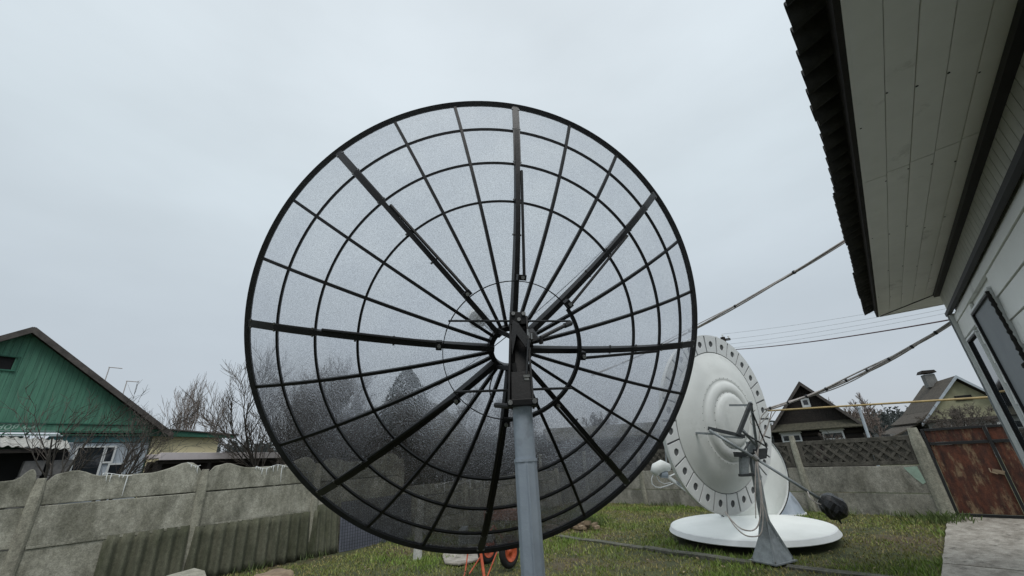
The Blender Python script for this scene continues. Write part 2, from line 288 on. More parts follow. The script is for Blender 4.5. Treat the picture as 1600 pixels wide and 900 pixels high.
# ------------------------------------------------------------ grass blades
def make_grass():
    rng = np.random.default_rng(4); V = []; n = 210000
    y = 4.6+(rng.random(n)**1.35)*11.5; x = -8+rng.random(n)*17.5
    keep = (x > -1.02*y-1.2) & (x < 1.02*y+1.0)
    lf = (x-LF0.x)*LD.y-(y-LF0.y)*LD.x; keep &= lf > .02       # right of the left fence
    rf = (x-RF0.x)*RD.y-(y-RF0.y)*RD.x; keep &= rf < -.0+0 if False else ((x-RF0.x)*(-RD.y)+(y-RF0.y)*RD.x) < -.05
    a = gnd(1475, 890); c = gnd(1482, 811); d = (c-a).normalized(); s_ = (x-a.x)*d.y-(y-a.y)*d.x; keep &= ~((s_ > .0) & (s_ < 1.03))
    wx, wy = .65, .76; yy = (x-5.25)*-.76+(y-4.72)*.65; xx = (x-5.25)*.65+(y-4.72)*.76; keep &= ~((yy < .03) & (xx < .05))
    keep &= ((x-4.02)**2+(y-8.50)**2) > 1.36**2
    x = x[keep]; y = y[keep]
    dens = np.array([mnoise.noise(Vector((a_*.9, b_*.9, 5)))+.5*mnoise.noise(Vector((a_*3.1, b_*3.1, 8))) for a_, b_ in zip(x, y)])
    lf2 = (x-LF0.x)*LD.y-(y-LF0.y)*LD.x; dens = dens-np.clip(1.1-lf2*1.5, 0, 1)*1.0
    k2 = (dens+rng.random(len(x))*.9) > .05; x = x[k2]; y = y[k2]; dens = dens[k2]; m = len(x)
    z = np.array([gz(a_, b_) for a_, b_ in zip(x, y)])-.022
    h = (.018+.038*rng.random(m)**2)*(1+1.7*np.clip(dens, 0, 1)); ang = rng.random(m)*6.283; wd = .004+.005*rng.random(m)+.0007*(y-5)
    lean = rng.random(m)*h*1.1; la = rng.random(m)*6.283
    v = np.empty((m, 3, 3), np.float32); dx = np.cos(ang)*wd; dy = np.sin(ang)*wd
    v[:, 0] = np.stack([x-dx, y-dy, z], 1); v[:, 1] = np.stack([x+dx, y+dy, z], 1); v[:, 2] = np.stack([x+np.cos(la)*lean, y+np.sin(la)*lean, z+h], 1)
    me = bpy.data.meshes.new('grass'); me.vertices.add(m*3); me.vertices.foreach_set('co', v.ravel())
    me.loops.add(m*3); me.loops.foreach_set('vertex_index', np.arange(m*3)); me.polygons.add(m); me.polygons.foreach_set('loop_start', np.arange(m)*3); me.polygons.foreach_set('loop_total', np.full(m, 3))
    dry = np.clip(.5*(1-dens*1.6)+rng.normal(0, .22, m), 0, 1)
    g1 = np.array([.135, .22, .030]); g2 = np.array([.27, .225, .085]); c_ = g1[None]*(1-dry[:, None])+g2[None]*dry[:, None]; c_ *= (.65+.7*rng.random(m))[:, None]
    ca = me.color_attributes.new('tint', 'FLOAT_COLOR', 'POINT'); cc = np.ones((m, 3, 4), np.float32); cc[:, :, :3] = c_[:, None, :]; ca.data.foreach_set('color', cc.ravel())
    me.update(); mt = bpy.data.materials.new('grass_blade'); mt.use_nodes = True; t = mt.node_tree; q = t.nodes.new('ShaderNodeVertexColor'); q.layer_name = 'tint'
    bs = t.nodes['Principled BSDF']; bs.inputs['Roughness'].default_value = .6; t.links.new(q.outputs[0], bs.inputs['Base Color']); me.materials.append(mt)
    o = bpy.data.objects.new('grass', me); col.objects.link(o); tag(o, 'short patchy winter grass covering the yard', 'grass', kind='stuff')
    # fallen leaves
    b = MB(); rr = random.Random(5)
    for i in range(520):
        Y = 5+rr.random()**1.3*9; X = rr.uniform(-.85*Y, .75*Y); p = Vector((X, Y, 0))
        if (X-LF0.x)*LD.y-(Y-LF0.y)*LD.x < .1 or ((X-RF0.x)*(-RD.y)+(Y-RF0.y)*RD.x) > -.1: continue
        s = rr.uniform(.012, .03); a = rr.random()*6.3; z0 = gz(X, Y)+.01; u = Vector((math.cos(a), math.sin(a), rr.uniform(-.4, .4)))*s; v_ = Vector((-math.sin(a), math.cos(a), rr.uniform(-.4, .4)))*s*.6
        c0 = Vector((X, Y, z0)); b.add([c0-u, c0+v_, c0+u, c0-v_+Vector((0, 0, s*.3))], [(0, 1, 2, 3)])
    tag(b.obj('fallen_leaves', mat('dry_leaf', (.30, .25, .15), (.14, .10, .06), .8, 20)), 'dry pale leaves scattered over the grass', 'leaves', kind='stuff')
make_grass()
# ------------------------------------------------------------ the big mesh dish
DC = Vector((-.12514, 2.5964, 2.36590)); DN = Vector((.20026808, -.87419437, -.44235381)); DU = Vector((.06268294, -.43914305, .89622778)); DV = Vector((.97773388, .20721386, .03314926))
FOC, DR = 1.235, 1.5; RR = [.105, .827, 1.067, 1.2985, DR]; PH = .08143
def dz(r): return (DR*DR-r*r)/(4*FOC)
def make_dish():
    mtx = Matrix((DV, DU, DN)).transposed().to_4x4(); mtx.translation = DC
    root = empty('mesh_satellite_dish', None, mtx=mtx)
    tag(root, 'huge black-ribbed see-through mesh satellite dish on a grey pole, seen from behind', 'satellite dish')
    rot = lambda i: (0, 0, -(PH+i*math.pi/12))
    pr = lambda r, z=0, t=0: Vector((r*math.sin(t), r*math.cos(t), dz(r)+z))
    # mesh panels
    for k in range(4):
        b = MB(); r0, r1 = RR[k], RR[k+1]; n = 8 if k == 0 else 3; m = 4
        for i in range(n+1):
            r = r0+(r1-r0)*i/n
            for j in range(m+1): b.v.append(tuple(pr(r, -.004, math.pi/12*j/m)))
        for i in range(n):
            for j in range(m): a = i*(m+1)+j; b.f.append((a, a+1, a+m+2, a+m+1))
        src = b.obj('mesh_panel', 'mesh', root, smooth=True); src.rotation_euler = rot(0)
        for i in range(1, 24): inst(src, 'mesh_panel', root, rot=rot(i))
    # plain ribs
    def ribmb(w_, h0, h1, r0, r1, zo=0):
        b = MB(); n = 14
        for i in range(n+1):
            f = i/n; r = r0+(r1-r0)*f; h = h0+(h1-h0)*f
            for sx, dz_ in ((-1, 0), (1, 0), (1, h), (-1, h)): b.v.append((sx*w_/2, r, dz(r)+zo+dz_))
        for i in range(n):
            for q in range(4): b.f.append((i*4+q, i*4+(q+1) % 4, i*4+4+(q+1) % 4, i*4+4+q))
        b.f += [(3, 2, 1, 0), tuple(n*4+q for q in range(4))]; return b
    src = ribmb(.017, .03, .022, .10, DR-.004).obj('rib', 'black', root); src.rotation_euler = rot(1)
    idx = [i for i in range(24) if i % 3]
    for i in idx[1:]: inst(src, 'rib', root, rot=rot(i))
    src = ribmb(.028, .085, .03, .10, DR-.002).obj('main_rib', 'black', root); src.rotation_euler = rot(0)
    pl = ribmb(.044, .006, .006, 1.06, DR-.02, .031); pls = pl.obj('rib_plate', 'darkgrey', root); pls.rotation_euler = rot(0)
    sb = MB(); sb.tube([(.026, .40, dz(.40)+.135), (.022, 1.02, dz(1.02)+.05)], .0085, 8); ss = sb.obj('strut', 'black', root); ss.rotation_euler = rot(0)
    kb = MB(); kb.box((.013, .395, dz(.4)+.125), (.045, .03, .05)); ks = kb.obj('strut_clamp', 'black', root); ks.rotation_euler = rot(0)
    bb = MB()
    for r in (.62, .827, 1.067, 1.2985, 1.45):
        for s_ in (-1, 1): bb.tube([(s_*.014, r+.012, dz(r)+.028), (s_*.026, r+.012, dz(r)+.028)], .006, 6)
    bs = bb.obj('rib_bolts', 'bolt', root); tag(bs, kind='stuff'); bs.rotation_euler = rot(0)
    hb = MB(); hb.tube([(.013, .395, dz(.4)+.15), (.013, .395, dz(.4)+.168)], .010, 6); hs = hb.obj('strut_bolt', 'bolt', root); hs.rotation_euler = rot(0)
    for i in range(3, 24, 3):
        inst(src, 'main_rib', root, rot=rot(i)); inst(pls, 'rib_plate', root, rot=rot(i)); tag(inst(bs, 'rib_bolts', root, rot=rot(i)), kind='stuff')
        inst(ss, 'strut', root, rot=rot(i)); inst(ks, 'strut_clamp', root, rot=rot(i)); inst(hs, 'strut_bolt', root, rot=rot(i))
    # rings and rim
    for r in RR[1:4]:
        b = MB(); b.lathe([(r-.005, dz(r)+.002), (r+.007, dz(r)+.000), (r+.007, dz(r)+.02), (r-.005, dz(r)+.022), (r-.005, dz(r)+.002)], 144); b.obj('support_ring', 'black', root)
    b = MB(); b.lathe([(DR-.016, -.004), (DR+.008, -.006), (DR+.008, .030), (DR-.016, .030), (DR-.016, -.004)], 192); b.obj('rim', 'black', root)
    b = MB(); b.lathe([(DR-.024, .0305), (DR+.004, .0335), (DR+.004, .037), (DR-.024, .034), (DR-.024, .0305)], 192); b.obj('rim_flange', 'darkgrey', root)
    # hub
    z0 = dz(.1)
    b = MB(); b.lathe([(.098, z0-.02), (.125, z0-.02), (.125, z0+.05), (.098, z0+.05), (.098, z0-.02)], 48); b.obj('hub_ring', 'black', root, smooth=False)
    b = MB(); zz = dz(.38)+.13; b.lathe([(.372, zz), (.377, zz), (.377, zz+.012), (.372, zz+.012), (.372, zz)], 96, 0, math.pi*.9); b.lathe([(.362, zz), (.380, zz), (.380, zz+.022), (.362, zz+.022), (.362, zz)], 96, -math.pi*.55, math.pi*.2)
    b.lathe([(.372, zz), (.376, zz), (.376, zz+.008), (.372, zz+.008), (.372, zz)], 96, math.pi*.9, math.pi*1.45); b.obj('mount_hoop', 'black', root)
    for y, x0, x1 in ((.175, -.345, .31), (-.195, -.32, .32)):
        b = MB(); b.bar((x0, y, zz+.03), (x1, y-.02, zz+.03), .009, .016); b.obj('cross_bar', 'darkgrey', root)
    # feed support rod visible through the hub opening
    b = MB(); b.tube([(-.05, .04, .2), (-.02, -.02, -.9)], .006, 6); b.obj('feed_rod', 'black', root)
    b = MB(); b.tube([(-.02, -.02, -.86), (-.02, -.02, -1.0)], .08, 20); b.obj('feed_horn', 'white', root)
    # rear mount in world space: build with an inverse matrix
    inv = mtx.inverted()
    def wobj(b, name, m, **k):
        b.v = [tuple(inv @ Vector(v)) for v in b.v]; return b.obj(name, m, root, **k)
    PX, PY = .012, 1.86
    tip = lambda px, py, Y: at(px, py, Y)
    b = MB(); b.tube([(PX+.0, PY, -.02), (PX+.0, PY, 1.585)], .0485, 8); wobj(b, 'pole', 'greypole', bevel=.006)
    b = MB(); b.tube([(PX, PY, 1.575), (PX, PY, 1.80)], .0435, 40); wobj(b, 'pole_sleeve', 'greypole')
    b = MB(); b.tube([(PX, PY, 1.575), (PX, PY, 1.586)], .0495, 28); wobj(b, 'weld_collar', 'greypole')
    b = MB(); b.bar((PX+.006, PY-.0475, .0), (PX+.006, PY-.0475, 1.57), .010, .006, up=(1, 0, 0)); wobj(b, 'weld_seam', 'greypole')
    b = MB(); b.box((PX, PY, .005), (.4, .4, .03)); wobj(b, 'base_plate', 'greypole')
    # clamp flange at the foot of the column
    b = MB(); b.box((PX+.003, PY-.02, 1.812), (.135, .11, .028)); wobj(b, 'clamp_plate', 'black', bevel=.003)
    for dx in (-.05, .055):
        b = MB(); b.tube([(PX+dx, PY-.088, 1.812), (PX+dx, PY-.074, 1.812)], .011, 6); wobj(b, 'bolt', 'bolt')
    # column: two cheeks with a web, leaning like in the photograph
    A0, A1 = at(816, 636, 1.85), at(812, 500, 1.95)
    zc = (A1-A0).normalized(); xc = Vector((1, 0, 0)); yc = zc.cross(xc)
    Lc = (A1-A0).length
    b = MB()
    for sx in (-1, 1): b.bar(A0+xc*sx*.050+Vector((0, -.01, 0)), A1+xc*sx*.036, .010, .075)
    b.box((A0+A1)/2+Vector((0, .035, 0)), (.074, .008, Lc-.01), xc, yc, zc); b.box(A0.lerp(A1, .18)+Vector((0, -.030, 0)), (.094, .006, Lc*.36), xc, yc, zc); wobj(b, 'mount_column', 'black', bevel=.002)
    b = MB(); b.prism([at(794, 570, 1.88), at(806, 566, 1.88), at(812, 604, 1.88), at(806, 612, 1.88), at(793, 597, 1.88)], (0, .05, 0)); wobj(b, 'side_cheek', 'black')
    b = MB(); b.prism([at(801, 500, 1.885), at(810, 505, 1.885), at(830, 533, 1.885), at(822, 543, 1.885), at(807, 522, 1.885), at(799, 560, 1.885), at(795, 560, 1.885)], (0, .02, 0)); wobj(b, 'brace_plate', 'darkgrey')
    b = MB(); b.prism([at(796, 487, 1.9), at(821, 487, 1.9), at(822, 506, 1.9), at(797, 507, 1.9)], (0, .05, 0)); wobj(b, 'top_plate', 'black', bevel=.003)
    for q in ((802, 491), (818, 491), (811, 500)):
        p = at(*q, 1.9); b = MB(); b.tube([p, p+Vector((0, -.014, 0))], .010, 6); wobj(b, 'bolt', 'bolt')
    b = MB(); b.prism([at(822, 520, 1.9), at(834, 519, 1.9), at(841, 529, 1.9), at(836, 533, 1.9), at(826, 532, 1.9)], (0, .035, .03)); wobj(b, 'lever_plate', 'darkgrey')
    for q in ((825, 521), (831, 527), (827, 526)):
        p = at(*q, 1.89); b = MB(); b.tube([p+Vector((0, 0, -.01)), p+Vector((0, 0, .02))], .006, 6); wobj(b, 'bolt', 'bolt')
    b = MB(); b.tube([at(826, 530, 1.87), at(823, 585, 1.85)], .006, 8); wobj(b, 'elevation_rod', 'darkgrey')
    b = MB(); b.box(at(823, 588, 1.85), (.03, .02, .012)); b.box(at(823, 593, 1.85), (.022, .02, .010)); wobj(b, 'rod_nut', 'bolt')
    b = MB(); b.tube([at(836, 532, 1.92), at(888, 506, 2.0)], .010, 12); b.tube([at(882, 509, 1.99), at(892, 505, 2.01)], .014, 10); wobj(b, 'actuator_tube', 'darkgrey')
    b = MB(); b.tube([at(843, 526, 1.93), at(846, 537, 1.93)], .011, 8); wobj(b, 'actuator_clamp', 'black')
    # yoke to the hub
    b = MB(); q0 = at(986, 344, 2.95); q1 = at(650, 625, 2.95); b.tube([q0.lerp(q1, k/20)+Vector((0, 0, -.10*4*(k/20)*(1-k/20))) for k in range(21)], .0035, 5); wobj(b, 'feed_cable', 'black')
    hubp = DC+DN*(dz(0)+.0)
    b = MB()
    for sx in (-.06, .06):
        for szz in (-.09, .09): b.bar(hubp+DV*sx*1.6+DU*szz*1.2, A0+(A1-A0)*(.6+szz*2)+xc*sx*.6, .014, .022)
    wobj(b, 'yoke_bars', 'black')
    b = MB(); pts = []
    for i in range(13):
        a = i/12; pts.append(at(770-8*math.sin(a*3.14)*.6, 588+a*40+0, 2.0)+Vector((0, 0, -.0)))
    b.tube(pts, .0035, 6); wobj(b, 'drain_cable', 'black')
    b = MB(); b.tube([at(774, 633, 1.97), at(800, 635, 1.9)], .012, 8); wobj(b, 'mount_pin', 'darkgrey')
make_dish()
# ------------------------------------------------------------ fences
def frame_xy(D): return D, Vector((-D.y, D.x, 0))
def make_left_fence():
    root = empty('concrete_fence', LF0, math.atan2(LD.y, LD.x)); tag(root, 'mossy grey concrete panel fence with wavy top along the left of the yard', 'fence')
    posts = [-3.1, -1.1, .9, 2.9, 4.9, 6.9, 8.9]
    # local x along the fence, local -y toward the yard
    for t in posts:
        H = 1.70 if t < 3 else 1.12
        b = MB(); w_ = .075; prof = [(-w_, .05), (-w_, -.07), (-w_*.6, -.10), (w_*.6, -.10), (w_, -.07), (w_, .05)]
        n = 8; vs = []
        for k in range(n+1):
            z = -.2+(H+.2)*k/n; tp = 1-.06*k/n-(.3 if k == n else 0)
            for x, y in prof: vs.append((t+x*tp+.004*mnoise.noise(Vector((t, z*3, 1))), y*tp, z))
        fs = [];  q = len(prof)
        for k in range(n):
            for i in range(q): fs.append((k*q+i, k*q+(i+1) % q, (k+1)*q+(i+1) % q, (k+1)*q+i))
        fs += [tuple(range(q-1, -1, -1)), tuple(n*q+i for i in range(q))]; b.add(vs, fs); b.obj('post', 'concpost', root, bevel=.006)
    rows = [(-.1, .285), (.295, .80), (.812, 1.325), (1.338, None)]
    for j in range(-1, len(posts)-1):
        a, c = (posts[j]+.05, posts[j+1]-.05) if j >= 0 else (-3.78, -3.15)
        for ri, (z0, z1) in enumerate(rows):
            if j >= 0 and posts[j] > 2.5 and ri >= 2 and z0 > .9: continue
            if j >= 0 and posts[j] > 2.5 and ri == 2: z1 = 1.06
            n = 24; topl = []
            for i in range(n+1):
                s = i/n; x = a+(c-a)*s
                if z1 is None:
                    e = min(s, 1-s); h = 1.70+.105*math.exp(-((e-.14)/.11)**2)+.04*math.exp(-((e)/.05)**2)-.02*(1-s)+.012*mnoise.noise(Vector((x*5, 0, j)))
                    if e < .03: h -= .10
                    if .25 < s < .95 : h += .05*max(0, (s-.62)/.4)
                else: h = z1+.006*mnoise.noise(Vector((x*4, j, ri)))
                topl.append((x, h))
            off = .007*((ri+j) % 3)
            vs = []; m = len(topl)
            for yy in (-.045-off, .02):
                for x, h in topl: vs.append((x, yy, z0+.005*mnoise.noise(Vector((x*4, ri, j)))))
                for x, h in topl: vs.append((x, yy+(.008 if yy < 0 else -.004), h))
            fs = []
            for i in range(m-1):
                fs += [(i, i+1, m+i+1, m+i), (2*m+i+1, 2*m+i, 3*m+i, 3*m+i+1), (m+i, m+i+1, 3*m+i+1, 3*m+i), (i+1, i, 2*m+i, 2*m+i+1)]
            fs += [(0, m, 3*m, 2*m), (m-1, 3*m-1, 4*m-1, 2*m-1)]
            b = MB(); b.add(vs, fs); b.obj('panel', 'conc', root, bevel=.012)
        if 0 <= j and posts[j] < 2:   # lip under the middle row
            b = MB(); b.box(((a+c)/2, -.056, .80), (c-a-.06, .012, .035)); b.obj('ledge', 'conc', root, bevel=.004)
make_left_fence()
def green_sheet_fence():
    root = empty('green_sheet_gate', LF0+LD*(-6.9), math.atan2(LD.y, LD.x)); tag(root, 'dark green painted sheet gate at the left end of the concrete fence', 'gate')
    for k in range(6):
        b = MB(); b.box((.26+k*.52, -.02+.012*(k % 2), .86), (.515, .02, 1.74)); b.obj('sheet_panel', 'greendark', root, bevel=.004)
    for z in (.3, 1.5): b = MB(); b.box((1.56, .02, z), (3.1, .05, .06)); b.obj('rail', 'logs', root)
green_sheet_fence()
def make_back_fence():
    root = empty('lattice_fence', RF0, math.atan2(RD.y, RD.x)); tag(root, 'low concrete fence with pierced diamond lattice row, running behind the dishes to the rusty gate', 'fence')
    posts = [-3.7, -1.5, .7, 2.9, 5.1, 7.36]
    for t in posts:
        b = MB(); H = 1.60 if t < 7 else 1.66; w_ = .075 if t < 7 else .12
        if abs(t-5.1) < .1: H = 1.66
        vs = []; prof = [(-w_, .06), (-w_, -.06), (-w_*.5, -.085), (w_*.5, -.085), (w_, -.06), (w_, .06)]; q = 6; n = 6
        for k in range(n+1):
            z = -.2+(H+.2)*k/n; tp = 1-.12*k/n-(.25 if k == n else 0)
            for x, y in prof: vs.append((t+x*tp, y*tp, z))
        fs = []
        for k in range(n):
            for i in range(q): fs.append((k*q+i, k*q+(i+1) % q, (k+1)*q+(i+1) % q, (k+1)*q+i))
        fs += [tuple(range(q-1, -1, -1)), tuple(n*q+i for i in range(q))]; b.add(vs, fs); b.obj('post', 'concpost', root, bevel=.006)
    for j in range(len(posts)-1):
        a, c = posts[j]+.06, posts[j+1]-.06
        for ri, (z0, z1) in enumerate(((-.1, .395), (.41, .935))):
            n = 16; vs = []
            for yy in (-.035-.006*ri, .02):
                for i in range(n+1): x = a+(c-a)*i/n; vs.append((x, yy, z0+.008*mnoise.noise(Vector((x*3, 9, ri)))))
                for i in range(n+1): x = a+(c-a)*i/n; vs.append((x, yy, z1+.012*mnoise.noise(Vector((x*3, 4, ri)))))
            m = n+1; fs = []
            for i in range(n): fs += [(i, i+1, m+i+1, m+i), (2*m+i+1, 2*m+i, 3*m+i, 3*m+i+1), (m+i, m+i+1, 3*m+i+1, 3*m+i), (i+1, i, 2*m+i, 2*m+i+1)]
            fs += [(0, m, 3*m, 2*m), (m-1, 3*m-1, 4*m-1, 2*m-1)]
            b = MB(); b.add(vs, fs); b.obj('panel', 'conc2', root, bevel=.01)
        z0, z1 = .95, 1.52
        b = MB(); b.box(((a+c)/2, -.01, z0+.04), (c-a, .05, .08)); b.box(((a+c)/2, -.01, z1-.045), (c-a, .05, .09))
        for x in (a+.05, c-.05): b.box((x, -.01, (z0+z1)/2), (.1, .048, z1-z0-.15))
        b.obj('lattice_frame', 'lattice', root, bevel=.005)
        b = MB(); h = z1-z0-.15; zc = (z0+z1)/2-.005; x = a+.1
        L_ = c-a-.2; nn = 9; st = L_/nn
        for i in range(-1, nn+1):
            for sg in (1, -1):
                x0 = a+.1+i*st; x1 = x0+st*2*.9
                p0 = [x0, zc-h/2*sg]; p1 = [x1, zc+h/2*sg]
                if p0[0] < a+.1: f = (a+.1-p0[0])/(p1[0]-p0[0]); p0 = [a+.1, p0[1]+(p1[1]-p0[1])*f]
                if p1[0] > c-.1: f = (c-.1-p0[0])/(p1[0]-p0[0]); p1 = [c-.1, p0[1]+(p1[1]-p0[1])*f]
                if p1[0]-p0[0] > .02: b.bar((p0[0], -.012+.004*sg, p0[1]), (p1[0], -.012+.004*sg, p1[1]), .05, .034, up=(0, 1, 0))
        b.obj('lattice_bars', 'lattice', root)
        # every second field is filled in, as in the cast panels
        b = MB()
        for i in range(nn):
            if (i*7+j*3) % 9 != 1: b.box((a+.1+(i+.5)*st, .004, zc), (st*.98, .012, h))
        b.obj('lattice_infill', 'lattice', root)
    b = MB(); b.prism([(6.98, -.0445, .90), (7.20, -.0445, .92), (7.24, -.0445, .62), (7.18, -.0445, .58), (7.08, -.0445, .72)], (0, -.004, 0)); o = b.obj('paint_patch', 'mint', root); o['label'] = 'pale mint paint patch'
make_back_fence()
def make_gate():
    org = RF0+RD*7.50; root = empty('rusty_gate', org, math.atan2(RD.y, RD.x)); tag(root, 'rusty brown sheet metal yard gate at the end of the concrete path', 'gate')
    Hh = 1.62
    def frame(x0, x1, name):
        b = MB(); b.box((x0+.02, -.03, .03+(Hh-.03)/2), (.045, .05, Hh-.03)); b.obj(name, 'darkgrey', root, bevel=.004)
    W = .86
    for k in range(3):
        x0 = k*W+.03*k
        b = MB(); b.box((x0-.0, -.03, Hh/2), (.045, .05, Hh)); b.obj('gate_post', 'blacktrim', root, bevel=.004)
        for z, hh in ((.045, .05), (1.33, .05), (1.60, .045)):
            b = MB(); b.box((x0+W/2+.015, -.025, z), (W-.03, .04, hh)); b.obj('gate_rail', 'blacktrim', root, bevel=.004)
        for z0, z1 in ((.075, 1.30), (1.36, 1.575)):
            b = MB(); n = 10; vs = []
            for i in range(n+1):
                x = x0+.03+(W-.03)*i/n; y = -.02+.006*math.sin(i*2.1+k)
                vs += [(x, y, z0), (x, y, z1), (x, y+.004, z1), (x, y+.004, z0)]
            fs = []
            for i in range(n): q = i*4; fs += [(q, q+4, q+5, q+1), (q+3, q+2, q+6, q+7), (q+1, q+5, q+6, q+2), (q, q+3, q+7, q+4)]
            b.add(vs, fs); b.obj('sheet_panel', 'rust', root)
    b = MB(); b.box((.80, -.062, .80), (.16, .012, .07), X=(.9, 0, -.3), Z=(.3, 0, .9)); b.tube([(.70, -.07, .86), (.70, -.10, .80), (.78, -.10, .76)], .010, 8); b.obj('latch', 'wood', root)
make_gate()
# ------------------------------------------------------------ corrugated sheets and grid panel by the left fence
def corr_sheet(name, t0, t1, z0, z1, label, y0=-.22, y1=-.095, wl=.18, amp=.05, rnd=0):
    root = LF0; W = t1-t0; b = MB(); n = int(W/wl*10); m = 6; th = .008
    for side in (0, 1):
        for k in range(m+1):
            f = k/m
            for i in range(n+1):
                x = t0+W*i/n; yb = y0+(y1-y0)*f; b.v.append((x+.03*f*rnd, yb-amp*math.sin(2*math.pi*x/wl)+side*th, z0+(z1-z0)*f+(.008*mnoise.noise(Vector((x*9, k, 3))) if k == m else 0)))
    o = (m+1)*(n+1)
    for k in range(m):
        for i in range(n):
            a = k*(n+1)+i; b.f.append((a, a+1, a+n+2, a+n+1)); b.f.append((o+a+1, o+a, o+a+n+1, o+a+n+2))
    for i in range(n): a = m*(n+1)+i; b.f.append((a, a+1, o+a+1, o+a)); a = i; b.f.append((a+1, a, o+a, o+a+1))
    for k in range(m):
        for i in (0, n): a = k*(n+1)+i; b.f.append((a, a+n+1, o+a+n+1, o+a))
    ob = b.obj(name, 'corr', smooth=True); ob.location = LF0; ob.rotation_euler = (0, 0, math.atan2(LD.y, LD.x)); tag(ob, label, 'roofing sheet', 'corrugated sheets leaning on the left fence'); return ob
corr_sheet('corrugated_sheet', -2.22, -1.16, -.02, .83, 'mossy corrugated sheet leaning left of the second concrete post')
corr_sheet('corrugated_sheet', -1.12, .95, -.02, .80, 'long corrugated sheet leaning on the fence right of the second concrete post', -.17, -.10)
corr_sheet('corrugated_sheet', .92, 1.42, -.02, .90, 'narrow greenish corrugated sheet leaning beside the blue-grey wire grid panel', -.2, -.09, .12, .02)
def make_grid():
    root = empty('wire_grid_panel', LF0+LD*1.45, math.atan2(LD.y, LD.x)); tag(root, 'blue-grey sheet behind a dark wire grid, leaning on the fence', 'grid panel')
    b = MB(); b.box((.85, -.14, .44), (1.7, .02, .92), Y=(0, 1, 0), Z=(0, .1, 1)); b.obj('backing_sheet', 'bluegrey', root)
    b = MB()
    for i in range(30): x = .03+i*.057; b.bar((x, -.222, .0), (x+.01, -.13, .92), .006, .006)
    for k in range(16): z = .03+k*.058; b.bar((.0, -.222+z*.1-.004, z), (1.7, -.222+z*.1-.004, z+.01), .006, .006)
    b.obj('wire_grid', 'darkgrey', root)
make_grid()
def drips(name, px, Y0, label, t0, t1, ztop, n, seed, yo=-.07):
    rr = random.Random(seed); b = MB(); pts = []
    for i in range(n+1):
        x = t0+(t1-t0)*i/n; pts.append((x, yo, ztop+.03*math.sin(i*.5+seed)-.02*math.sin(math.pi*i/n)))
    b.tube(pts, .005, 5)
    for p in pts[:-1]:
        if rr.random() < .55:
            l_ = rr.choice((.04, .05, .07, .12)) if rr.random() < .9 else .3; b.tube([p, (p[0]-.004, p[1]-.004, p[2]-l_*.5), (p[0]+rr.uniform(-.015, .015), p[1], p[2]-l_)], [.009, .007, .002], 5)
    o = b.obj(name, 'ice'); o.location = LF0; o.rotation_euler = (0, 0, math.atan2(LD.y, LD.x)); tag(o, label, 'icicles', 'white icicles hanging on the fence top'); return o
drips('icicles', 0, 0, 'white icicles on the fence top in front of the pale blue window wall', -2.45, -2.1, 1.70, 7, 1)
drips('icicles', 0, 0, 'short tuft of white icicles with one long drip left of the second fence post', -1.4, -1.2, 1.80, 6, 2)
drips('icicles', 0, 0, 'string of white icicles under the pink shed roof, beside the mesh dish rim', -.3, .4, 1.70, 18, 3)
drips('icicles', 0, 0, 'row of white icicles on the low fence seen through the mesh', 3.9, 6.2, 1.05, 40, 4)
